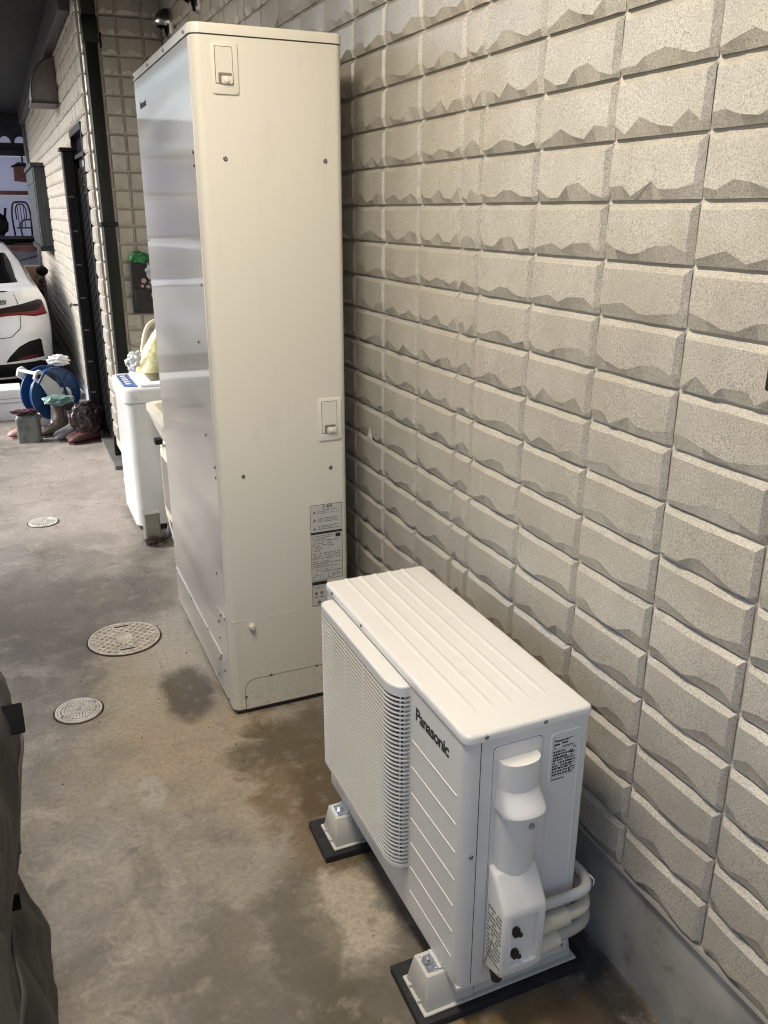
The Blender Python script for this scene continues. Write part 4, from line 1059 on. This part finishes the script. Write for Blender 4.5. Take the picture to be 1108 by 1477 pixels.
# ------------------------------------------------------------------ hose reel
hr = thing('hose_reel', (-.95, 7.3, 0), 'blue hose reel in a white plastic frame standing by the boots', 'hose reel')
RC = (-.905, 7.32, .285); R_ = .215
ang = math.radians(28)
def rot(p):  # turn the reel about its vertical axis
    x, y = p[0]-RC[0], p[1]-RC[1]; c_, s_ = math.cos(ang), math.sin(ang)
    return (RC[0]+c_*x-s_*y, RC[1]+s_*x+c_*y, p[2])
def turn(b):
    for v in b.verts: v.co = Vector(rot(v.co))
    return b
drm = obj('drum_disc', turn(lathe([(0, 0), (R_-.012, 0), (R_-.008, -.010), (R_, -.010), (R_, .012), (R_-.012, .012), (0, .012)], (RC[0], 7.26, RC[2]), 'y', 48)), 'reelblue', hr, 40)
obj('drum_disc', turn(lathe([(0, 0), (R_, 0), (R_, -.014), (0, -.014)], (RC[0], 7.42, RC[2]), 'y', 48)), 'reelblue', hr, 40)
obj('hub', turn(lathe([(.09, 0), (.09, .145)], (RC[0], 7.272, RC[2]), 'y', 24)), 'reelblue', hr, 40)
for k in range(9):
    a = 2*PI*k/9+.2
    p0 = (RC[0]+.075*math.cos(a), 7.256, RC[2]+.075*math.sin(a)); p1 = (RC[0]+(R_-.02)*math.cos(a), 7.256, RC[2]+(R_-.02)*math.sin(a))
    obj('spoke', turn(tube([p0, p1], .0035, 5)), simple('blue_dark', (.008, .035, .11), .4) if k == 0 else bpy.data.materials['blue_dark'], drm)
obj('disc_hole', turn(lathe([(0, 0), (.030, 0), (.030, -.002), (0, -.002)], (RC[0]-.01, 7.2585, RC[2]+.13), 'y', 18)), 'black', drm)
b = turn(tube([(RC[0]+(.100+.085*k/110)*math.cos(k*.42), 7.29+.11*((k % 15)/15), RC[2]+(.100+.085*k/110)*math.sin(k*.42)) for k in range(110)], .010, 6))
obj('wound_hose', b, 'reelblue', hr, True)
fr = [(-1.085, .495), (-1.045, .505), (-.985, .45), (-.915, .385), (-.865, .30), (-.84, .20), (-.80, .11), (-.76, .0), (-1.02, .0), (-1.00, .08), (-.985, .19), (-1.00, .29), (-1.045, .385), (-1.105, .44)]
b = prism(fr, 7.205, 7.232, 'y', .004, 2); obj('side_frame', turn(b), 'whiteplastic', hr, 40)
b = prism(fr, 7.455, 7.48, 'y', .004, 2); obj('side_frame', turn(b), 'whiteplastic', hr, 40)
obj('crank_hub', turn(lathe([(0, -.012), (.050, -.012), (.060, -.004), (.060, 0), (0, 0)], (-.862, 7.204, .285), 'y', 28)), 'whiteplastic', hr, 40)
obj('crank_ring', turn(lathe([(.026, -.015), (.034, -.015), (.034, -.012), (.026, -.012)], (-.862, 7.204, .285), 'y', 24)), 'greyplastic', hr, 40)
for k in range(3): obj('frame_slot', turn(bx(-.955, -.905, 7.2025, 7.2045, .165-k*.045, .180-k*.045, bm=None)), 'black', hr)
obj('handle_bar', turn(tube([(-1.075, 7.20, .478), (-1.075, 7.48, .478)], .014, 10)), 'whiteplastic', hr, 40)
obj('hose_plug', turn(tube([(-1.065, 7.190, .455), (-1.065, 7.204, .455)], .020, 12)), 'black', hr)
obj('feed_hose', turn(tube([(-1.09, 7.18, .40), (-1.02, 7.17, .49), (-.93, 7.17, .46), (-.875, 7.18, .36), (-.85, 7.18, .24)], .010, 8, smooth_steps=6)), 'reelblue', hr, True)
tag(obj('white_cloth', blob((-.822, 7.38, .535), .075, .05, .045, .35, 2.6, 21, fold=.15), 'cloth_white', None, True), 'crumpled white cloth lying on top of the blue hose reel', 'cloth')
nzl = thing('spray_nozzle', (-.70, 7.5, .2), 'cream and grey spray nozzle wand leaning behind the hose reel', 'spray nozzle')
obj('wand', tube([(-.775, 7.48, .43), (-.735, 7.5, .35), (-.700, 7.5, .275)], .017, 10), 'hose', nzl, True)
obj('head', tube([(-.705, 7.5, .29), (-.672, 7.5, .225)], lambda t: .020+.012*t, 14), 'insul', nzl, 40)
obj('head_ring', lathe([(0, 0), (.030, 0), (.030, -.012), (0, -.012)], (-.664, 7.49, .212), 'y', 14), 'greyplastic', nzl, 40)
obj('stand_post', tube([(-.705, 7.5, .22), (-.705, 7.52, .0)], .010, 8), 'darksteel', nzl)

# ------------------------------------------------------------------ boots, bags and foam box
def boot(x, y, yaw, mat, label, hgt=.24, s_=1.0, folded=False, group='rubber boots by the door'):
    t = thing('rubber_boot', (x, y, 0), label, 'boot', group)
    ca_, sa_ = math.cos(yaw), math.sin(yaw)
    def T(p): return (x+(ca_*p[0]-sa_*p[1])*s_, y+(sa_*p[0]+ca_*p[1])*s_, p[2]*s_)
    secs = [  # along +x = toe : (cx, z_low, z_high, half width)
        (-.085, .02, .10, .020), (-.078, .012, .13, .036), (-.05, .012, .14, .041), (-.01, .012, .115, .040), (.04, .012, .088, .043), (.09, .012, .072, .047), (.13, .013, .060, .042), (.155, .016, .045, .026), (.163, .022, .034, .008)]
    b = bmesh.new(); rings = []
    for cx_, zl, zh, hw in secs:
        rings.append([b.verts.new(T((cx_, hw*math.cos(2*PI*k/14), (zl+zh)/2+(zh-zl)/2*math.sin(2*PI*k/14)))) for k in range(14)])
    for r0, r1 in zip(rings, rings[1:]):
        for k in range(14): b.faces.new((r0[k], r0[(k+1) % 14], r1[(k+1) % 14], r1[k]))
    b.faces.new(rings[0][::-1]); b.faces.new(rings[-1])
    obj('foot', b, mat, t, True)
    def shaft(u, v):
        a = 2*PI*u; wob = .006*nz((a*1.2, v*5, x*9), 1.3)
        rx_ = .050+.012*v+wob; ry_ = .040+.014*v+wob
        return T((-.037+rx_*math.cos(a)+.006*math.sin(v*9), ry_*math.sin(a), .085+(hgt-.085)*v))
    obj('shaft', grid(shaft, 20, 9, closed_u=True), mat, t, True)
    soles = [(-.088+.0, 0), (-.078, -.034), (-.03, -.040), (.03, -.040), (.09, -.048), (.14, -.040), (.163, 0), (.14, .040), (.09, .048), (.03, .040), (-.03, .040), (-.078, .034)]
    b = prism([(p[0], p[1]) for p in soles], 0, .014)
    for v in b.verts: v.co = Vector(T(v.co))
    obj('sole', b, mat, t)
    return t
A_ = math.radians
boot(-.905, 7.08, A_(205), 'boot_khaki', 'khaki rubber boot right beside the grey boxy bag', .25)
boot(-.875, 7.18, A_(212), 'boot_khaki', 'khaki rubber boot behind its pair, under the green wrap', .25)
boot(-.80, 6.98, A_(208), 'boot_grey', 'grey rubber boot between the khaki pair and the maroon pair, rear one', .21)
boot(-.80, 6.88, A_(205), 'boot_grey', 'grey rubber boot between the khaki pair and the maroon pair, front one', .20)
boot(-.715, 6.84, A_(205), 'boot_red', 'maroon rubber boot under the dark brown bag, rear one', .17)
boot(-.700, 6.745, A_(200), 'boot_red', 'maroon rubber boot under the dark brown bag, closest to the camera', .17)
boot(-1.115, 7.10, A_(190), 'boot_pink', 'dusty pink rubber boot behind the grey boxy bag', .17)
gb = thing('boxy_bag', (-1.11, 6.9, 0), 'grey plastic bag tied round a box shape, in front of the hose reel', 'bag')
def boxbag(u, v):
    pts = rrect(-.082, .082, -.055, .055, .018, 5); n = len(pts); i = int(u*n) % n; px_, py_ = pts[i]
    k = 1+.07*nz((px_*16, py_*16, v*3), 1.5, 3)-.22*max(0, v-.9)/.1*.8
    r_ = A_(-14); X = px_*k; Y = py_*k
    return (-1.115+math.cos(r_)*X-math.sin(r_)*Y, 6.91+math.sin(r_)*X+math.cos(r_)*Y, .215*v*(1+.02*nz((px_*30, py_*30, 0), 1)))
bb = grid(boxbag, 24, 12, closed_u=True)
tv = [v for v in bb.verts if abs(v.co.z-max(q.co.z for q in bb.verts)) < .012]
obj('bag_skin', bb, 'bag_grey', gb, 45)
obj('bag_top', blob((-1.115, 6.91, .212), .070, .045, .018, .3, 4, 2), 'bag_grey', gb)
obj('folded_flap', blob((-1.135, 6.90, .240), .090, .05, .016, .35, 4, 6), 'bag_brownred', gb)
tag(obj('green_wrap', blob((-.872, 7.02, .283), .112, .07, .040, .30, 1.8, 14, fold=.08, flat=False), 'bag_green', None, True), 'shiny clear and green plastic wrap lying on the boot tops', 'plastic wrap')
tag(obj('bin_bag', blob((-.695, 6.79, .178), .128, .11, .135, .20, 1.5, 33, 80, 56, fold=.06), 'bag_brown', None, True), 'glossy dark brown bag slumped over the maroon boots next to the door', 'bin bag')
tag(obj('bin_bag', blob((-.80, 7.02, .20), .052, .05, .10, .25, 1.6, 37, fold=.06), 'bag_brown', None, True), 'small dark brown bag stuffed between the boots beside the larger one', 'bin bag')
fb = thing('foam_box', (-1.35, 7.9, 0), 'long white foam box lying in front of the car bumper', 'foam box')
obj('box', bx(-1.95, -.985, 7.72, 8.02, .0, .185, .008, 2), 'foam', fb, 40)
obj('box_lid', bx(-1.96, -1.13, 7.71, 8.03, .187, .262, .010, 2), 'foam', fb, 40)
obj('lid_groove', bx(-1.90, -1.05, 7.7085, 7.7195, .150, .156), simple('foam_shadow', (.45, .36, .35), .7), fb)

# ------------------------------------------------------------------ white car (rear corner in view)
car = thing('parked_car', (-1.70, 10.9, 0), 'white coupe parked nose away at the far end, its rear corner showing', 'car')
CXc, HW = -1.690, .915
def wz(z):     # half width by height
    t = [(.18, .86), (.30, .895), (.55, .912), (.75, .912), (.88, .895), (.97, .85), (1.05, .775), (1.20, .72), (1.33, .62), (1.38, .50)]
    for (a, p), (b_, q) in zip(t, t[1:]):
        if z <= b_: return p+(q-p)*max(0, (z-a))/(b_-a)
    return t[-1][1]
def rear_y(z):  # centre profile of the tail
    t = [(.18, 8.70), (.30, 8.60), (.42, 8.57), (.62, 8.56), (.70, 8.60), (.80, 8.63), (.93, 8.62), (.985, 8.64), (1.00, 8.72), (1.03, 8.95), (1.10, 9.22), (1.22, 9.60), (1.33, 10.05), (1.38, 10.5)]
    for (a, p), (b_, q) in zip(t, t[1:]):
        if z <= b_: return p+(q-p)*max(0, (z-a))/(b_-a)
    return t[-1][1]
def tail(s_, z, out=0.):   # s_ in -1..1 across the tail
    w_ = wz(z); a = abs(s_); y = rear_y(z)+.30*a**5*(1 if z < 1.0 else 1.0)+.05*a*a
    x = CXc+w_*s_*(1-.0*a)
    return (x+out*(.8*(s_**5)), y-out, z)
zz = [.18, .24, .30, .36, .42, .50, .58, .62, .66, .70, .75, .80, .86, .91, .93, .95, .97, .985, 1.0, 1.01, 1.03, 1.05, 1.07, 1.10, 1.15, 1.20, 1.22, 1.28, 1.33, 1.36, 1.38]
b = grid(lambda u, v: tail(-1+2*u, zz[int(round(v*(len(zz)-1)))]), 81, len(zz))
# flanks
fy = [0, .12, .3, .6, .9, 1.3, 1.8, 2.4, 3.0, 3.5, 4.0, 4.35, 4.6]
def flank(sg):
    def f(u, v):
        z = zz[int(round(v*(len(zz)-1)))]; i = int(round(u*(len(fy)-1)))
        x0, y0, _ = tail(sg, z); y = y0+fy[i]*(4.6-(y0-8.9))/4.6
        zc = z
        if z > 1.0 and y > 11.3: zc = 1.0+(z-1.0)*max(0, 1-(y-11.3)/1.0)
        if y > 12.2: zc = min(zc, 1.0-.10*(y-12.2)/1.2)
        w_ = wz(zc)*(1-.10*max(0, (y-12.4)/1.2)**2)
        return (CXc+sg*w_, y, zc)
    return f
grid(flank(1), len(fy), len(zz), b); grid(flank(-1), len(fy), len(zz), b)
def lidtop(u, v):   # roof, windscreen and bonnet between the flanks
    i = int(round(v*(len(fy)-1))); a = flank(1)(v, 1.0); c_ = flank(-1)(v, 1.0); x = a[0]+(c_[0]-a[0])*u
    return (x, a[1], a[2]+.035*(1-(2*u-1)**2))
grid(lidtop, 9, len(fy), b)
bmesh.ops.remove_doubles(b, verts=b.verts, dist=.002)
obj('body', b, 'carwhite', car, 38)
obj('nose', bx(CXc-.8, CXc+.8, 13.3, 13.52, .2, .88, .08, 3), 'carwhite', car, 40)
def patch(name, poly, mat, parent, out=.006, thick=.010, nu=10):
    """poly: (s,z) outline on the tail, extruded outward a little"""
    b = bmesh.new()
    O = [b.verts.new(tail(p[0], p[1], out)) for p in poly]; I = [b.verts.new(tail(p[0], p[1], out-thick)) for p in poly]
    f0 = b.faces.new(O); n = len(poly)
    for k in range(n): b.faces.new((O[k], O[(k+1) % n], I[(k+1) % n], I[k]))
    bmesh.ops.triangulate(b, faces=[f0])
    return obj(name, b, mat, parent)
def dens(poly, m_=5):
    out = []
    for (a, b_) in zip(poly, poly[1:]+poly[:1]):
        for k in range(m_): out.append((a[0]+(b_[0]-a[0])*k/m_, a[1]+(b_[1]-a[1])*k/m_))
    return out
def strip(name, top, bot, mat, parent, out=.006, n=18):
    """surface patch between two (s,z) polylines, following the tail"""
    def ev(pl, t):
        t *= len(pl)-1; i = min(int(t), len(pl)-2); f = t-i
        return (pl[i][0]*(1-f)+pl[i+1][0]*f, pl[i][1]*(1-f)+pl[i+1][1]*f)
    def f(u, v):
        a = ev(top, u); c_ = ev(bot, u); edge = min(u, 1-u, v, 1-v) < 1e-6
        return tail(a[0]+(c_[0]-a[0])*v, a[1]+(c_[1]-a[1])*v, out if not edge else out-.010)
    return obj(name, grid(f, n, 7), mat, parent, True)
for sg in (1, -1):
    L_ = strip('tail_light', [(sg*.42, .825), (sg*.60, .850), (sg*.78, .872), (sg*.93, .893), (sg*.965, .880)], [(sg*.42, .755), (sg*.60, .765), (sg*.72, .765), (sg*.86, .740), (sg*.985, .745)], 'carsmoke', car, .008, 24)
    strip('red_band', [(sg*.43, .800), (sg*.60, .800), (sg*.74, .795), (sg*.90, .800), (sg*.955, .870)], [(sg*.43, .760), (sg*.60, .768), (sg*.72, .768), (sg*.86, .744), (sg*.982, .750)], 'carred', L_, .012, 24)
    strip('bumper_insert', [(sg*.56, .40), (sg*.66, .50), (sg*.76, .545), (sg*.90, .562)], [(sg*.50, .345), (sg*.66, .345), (sg*.80, .345), (sg*.93, .345)], 'carblack', car, .005, 14)
    strip('reflector', [(sg*.64, .380), (sg*.74, .393), (sg*.86, .400)], [(sg*.63, .362), (sg*.74, .368), (sg*.86, .376)], 'carred', car, .012, 8)
strip('diffuser', [(-.95, .335), (-.5, .335), (0, .335), (.5, .335), (.95, .335)], [(-.93, .20), (-.5, .20), (0, .20), (.5, .20), (.93, .20)], 'carblack', car, .012, 20)
strip('boot_lip', [(-.72, .990), (0, 1.000), (.72, .990)], [(-.72, .978), (0, .986), (.72, .978)], 'carblack', car, .008, 16)
strip('rear_window', [(-.90, 1.27), (0, 1.325), (.90, 1.27)], [(-.85, 1.035), (0, 1.030), (.85, 1.035)], 'carglass', car, .016, 41)
strip('boot_seam', [(.720, .985), (.712, .80), (.700, .66), (.60, .585), (.40, .575)], [(.727, .985), (.719, .80), (.708, .655), (.605, .578), (.40, .568)], 'carblack', car, .0035, 20)
strip('boot_seam', [(-.720, .985), (-.712, .80), (-.700, .66), (-.60, .585), (-.40, .575)], [(-.727, .985), (-.719, .80), (-.708, .655), (-.605, .578), (-.40, .568)], 'carblack', car, .0035, 20)
def sidewin(sg):
    def f(u, v):
        y = 9.95+u*1.85; z = 1.035+.20*v*(1-.9*max(0, u-.75)/.25)*(min(1, .25+u*2.2))
        return (CXc+sg*(wz(z)+.006), y, z)
    return obj('side_window', grid(f, 14, 5), 'carglass', car, True)
sidewin(1); sidewin(-1)
obj('boot_badge', text_bm('M420i', .060, (CXc+.395, tail(.5, .885)[1]-.006, .872), (1, .04, 0), (0, 0, 1), .003, .001, .2), 'carblack', car)
for sg in (1, -1):
    for y in (9.55, 12.45):
        wl = obj('wheel', lathe([(.335, 0), (.335, .2), (.31, .215), (.24, .22), (.23, .2), (0, .19)], (CXc+sg*(.70 if sg > 0 else .70), y, .335), 'x', 28) if sg > 0 else lathe([(.335, 0), (.335, -.2), (.31, -.215), (.24, -.22), (.23, -.2), (0, -.19)], (CXc-.70, y, .335), 'x', 28), 'carblack', car, 40)
    obj('mirror', blob((CXc+sg*1.0, 11.35, 1.00), .07, .06, .055, .05, 2, 1, flat=False), 'carblack', car, True)
b = bx(CXc-.75, CXc+.75, 8.85, 13.2, .16, .30); obj('underbody', b, 'carblack', car)

# ------------------------------------------------------------------ shelf objects at the garage end
lt = thing('hanging_box', (-.66, YB-.2, 2.05), 'dark red box hanging below the rail beside the side wall', 'box')
obj('box_body', prism([(-.792, 2.085), (-.52, 2.06), (-.52, 2.275), (-.78, 2.285)], YB-.28, YB-.06, 'y', .004, 1), 'darkred', lt)
obj('box_lid', prism([(-.815, 2.265), (-.72, 2.330), (-.50, 2.310), (-.50, 2.277), (-.80, 2.287)], YB-.30, YB-.05, 'y'), 'darksteel', lt)
obj('hanger', tube([(-.65, YB-.15, 2.32), (-.65, YB-.1, 2.44)], .012, 6), 'darksteel', lt)
sh = thing('storage_shelf', (-1.2, YB-.2, 1.22), 'dark loaded shelf across the garage end wall', 'shelf')
obj('board', bx(-3.6, -.57, YB-.42, YB-.03, 1.30, 1.335), 'darksteel', sh)
obj('under_rail', bx(-3.6, -.57, YB-.40, YB-.06, 1.13, 1.22), 'darkred', sh)
obj('bracket', bx(-1.9, -1.86, YB-.40, YB-.03, 1.0, 1.13), 'darksteel', sh)
ch = thing('ornate_chair', (-.73, YB-.25, 1.336), 'small dark metal chair with an arched openwork back on the shelf', 'chair')
def arch(cx_, w_, z0, z1, y_): return [(cx_-w_, y_, z0), (cx_-w_*1.08, y_, z0+(z1-z0)*.6), (cx_-w_*.85, y_, z1-.03), (cx_-w_*.4, y_, z1), (cx_+w_*.4, y_, z1), (cx_+w_*.85, y_, z1-.03), (cx_+w_*1.08, y_, z0+(z1-z0)*.6), (cx_+w_, y_, z0)]
obj('back_frame', tube(arch(-.76, .115, 1.34, 1.80, YB-.18), .013, 6, smooth_steps=4), 'darksteel', ch, True)
obj('back_scroll', tube(arch(-.76, .065, 1.56, 1.77, YB-.18), .009, 6, smooth_steps=4), 'darksteel', ch, True)
for k in range(3): obj('back_spindle', tube([(-.80+k*.04, YB-.18, 1.45), (-.80+k*.04, YB-.18, 1.78)], .006, 5), 'darksteel', ch)
obj('arm_frame', tube(arch(-.69, .095, 1.34, 1.56, YB-.36), .013, 6, smooth_steps=4), 'darksteel', ch, True)
obj('seat', bx(-.84, -.66, YB-.38, YB-.16, 1.44, 1.46), 'darksteel', ch)
bkt = thing('dark_bundle', (-1.05, YB-.3, 1.336), 'black bundle with a raised knob at the picture edge on the shelf', 'bundle')
obj('bundle', blob((-1.10, YB-.24, 1.49), .15, .14, .16, .2, 2, 44), 'dark_void', bkt)
obj('knob', tube([(-.985, YB-.25, 1.60), (-.965, YB-.25, 1.70), (-.96, YB-.25, 1.72)], .018, 8), 'dark_void', bkt)
obj('hanging_end', blob((-1.06, YB-.30, 1.26), .17, .12, .08, .3, 2, 45, flat=False), 'dark_void', bkt)
cb_ = thing('plant_box', (-.70, 13.4, .6), 'brown cardboard box with dark leaves beside the car roof', 'plant')
obj('stand', bx(-.80, -.62, 13.3, 13.6, 0, .62), 'darksteel', cb_)
obj('box', bx(-.82, -.62, 13.3, 13.6, .621, .95, .004, 1), 'cardboard', cb_)
for k in range(26):
    a = random.uniform(0, 2*PI); r_ = random.uniform(.01, .09); p = Vector((-.69+r_*math.cos(a), 13.24+r_*math.sin(a)*.4, .72+random.uniform(-.08, .12)))
    d = Vector((math.cos(a), math.sin(a)*.5, random.uniform(-.3, .8))).normalized()*.07; n_ = d.cross(Vector((0, .3, 1))).normalized()*.02
    b = bmesh.new(); vs_ = [b.verts.new(q) for q in (p, p+d*.5+n_, p+d, p+d*.5-n_)]; b.faces.new(vs_)
    v2 = [b.verts.new(q+Vector((0, .003, -.002))) for q in (p, p+d*.5+n_, p+d, p+d*.5-n_)]; b.faces.new(v2[::-1])
    obj('leaf', b, 'plant', cb_)

# ------------------------------------------------------------------ draped cover at the near left
cv = thing('draped_cover', (-1.6, .9, 0), 'dark grey vehicle cover draped over something at the near left edge', 'vehicle cover')
sil = [(.95, -1.262), (.90, -1.242), (.82, -1.250), (.72, -1.252), (.62, -1.262), (.50, -1.292), (.42, -1.292), (.34, -1.278), (.26, -1.250), (.18, -1.232), (.08, -1.235), (.02, -1.245)]
def silx(z):
    for (a, p), (b_, q) in zip(sil, sil[1:]):
        if z >= b_: return p+(q-p)*(a-z)/(a-b_) if z < a else p
    return sil[-1][1]
def cover(u, v):
    # u along Y (0.1 .. 1.62), v from ridge over the shoulder and down to the hem
    y = .05+1.80*u
    ztop = 1.0-.10*u-.08*max(0, u-.85)/.15
    if v < .35:
        t = v/.35; x = -1.95+(.62)*t; z = ztop+.02*math.sin(3*t)+.02*nz((x*3, y*3, 0), 1.5, 2)
        z -= .055*t**3
    else:
        t = (v-.35)/.65; z = (ztop-.045)*(1-t)+.015; x = silx(z*.95/(ztop-.03))
        x = x*1.0-.015
        k = .014+.03*t
        x += k*nz((0, y*4.0, z*1.7), 1.2, 7)+.010*nz((0, y*12, z*4), 1.0, 3)-.022*abs(nz((y*1.2, y*5+z*4, z*2), 1.0, 17))-.014*abs(nz((3, y*9-z*5, z*2), 1.0, 27))
        if t < .12: x -= .06*(1-t/.12)**2
    endr = max(0, (u-.93)/.07); x -= .25*endr**2
    return (x, y, z)
obj('cover_cloth', grid(cover, 90, 70), 'tarp', cv, True)
def endcap(u, v):
    a = cover(1, v); return (a[0]-(a[0]+2.2)*u*.999 if False else a[0]*(1-u)+(-2.0)*u, 1.85+.03*math.sin(u*7)+.012*math.sin(v*20), a[2])
obj('cover_end', grid(endcap, 14, 60), 'tarp', cv, True)
pp = [Vector(cover(.30+.68*(1-k/24), .40+.58*(k/24)**.8))+Vector((.001, 0, 0)) for k in range(25)]
obj('piping', tube(pp, .0065, 8, smooth_steps=3), 'tarp_edge', cv, True)
def on_cover(y, z):
    u = (y-.05)/1.80
    return min((Vector(cover(u, .36+.62*k/60)) for k in range(61)), key=lambda p: abs(p.z-z))
q = on_cover(1.49, .79)
obj('strap', prism([(1.505, q.z+.035), (1.485, q.z+.012), (1.470, q.z-.008), (1.478, q.z-.014), (1.500, q.z-.004)], q.x-.012, q.x+.024, 'x', .001, 1), 'dark_void', cv)
q = on_cover(1.334, .54)
obj('strap', bx(q.x-.012, q.x+.012, 1.33, 1.338, q.z-.015, q.z+.015, .001), 'dark_void', cv)
q = Vector(cover(.90, .62)); obj('blue_trim', tube([(q.x+.006, q.y-.03, q.z+.10), (q.x+.010, q.y, q.z), (q.x+.004, q.y-.02, q.z-.12)], .006, 6, smooth_steps=5), 'blueviolet', cv, True)
q = Vector((-1.268, 1.285, .225))
obj('cord_loop', tube([(q.x+.035*math.cos(a), q.y+.02*math.sin(a)-.01, q.z+.030*math.sin(a)) for a in [2*PI*k/20 for k in range(21)]], .006, 8), 'rope', cv, True)
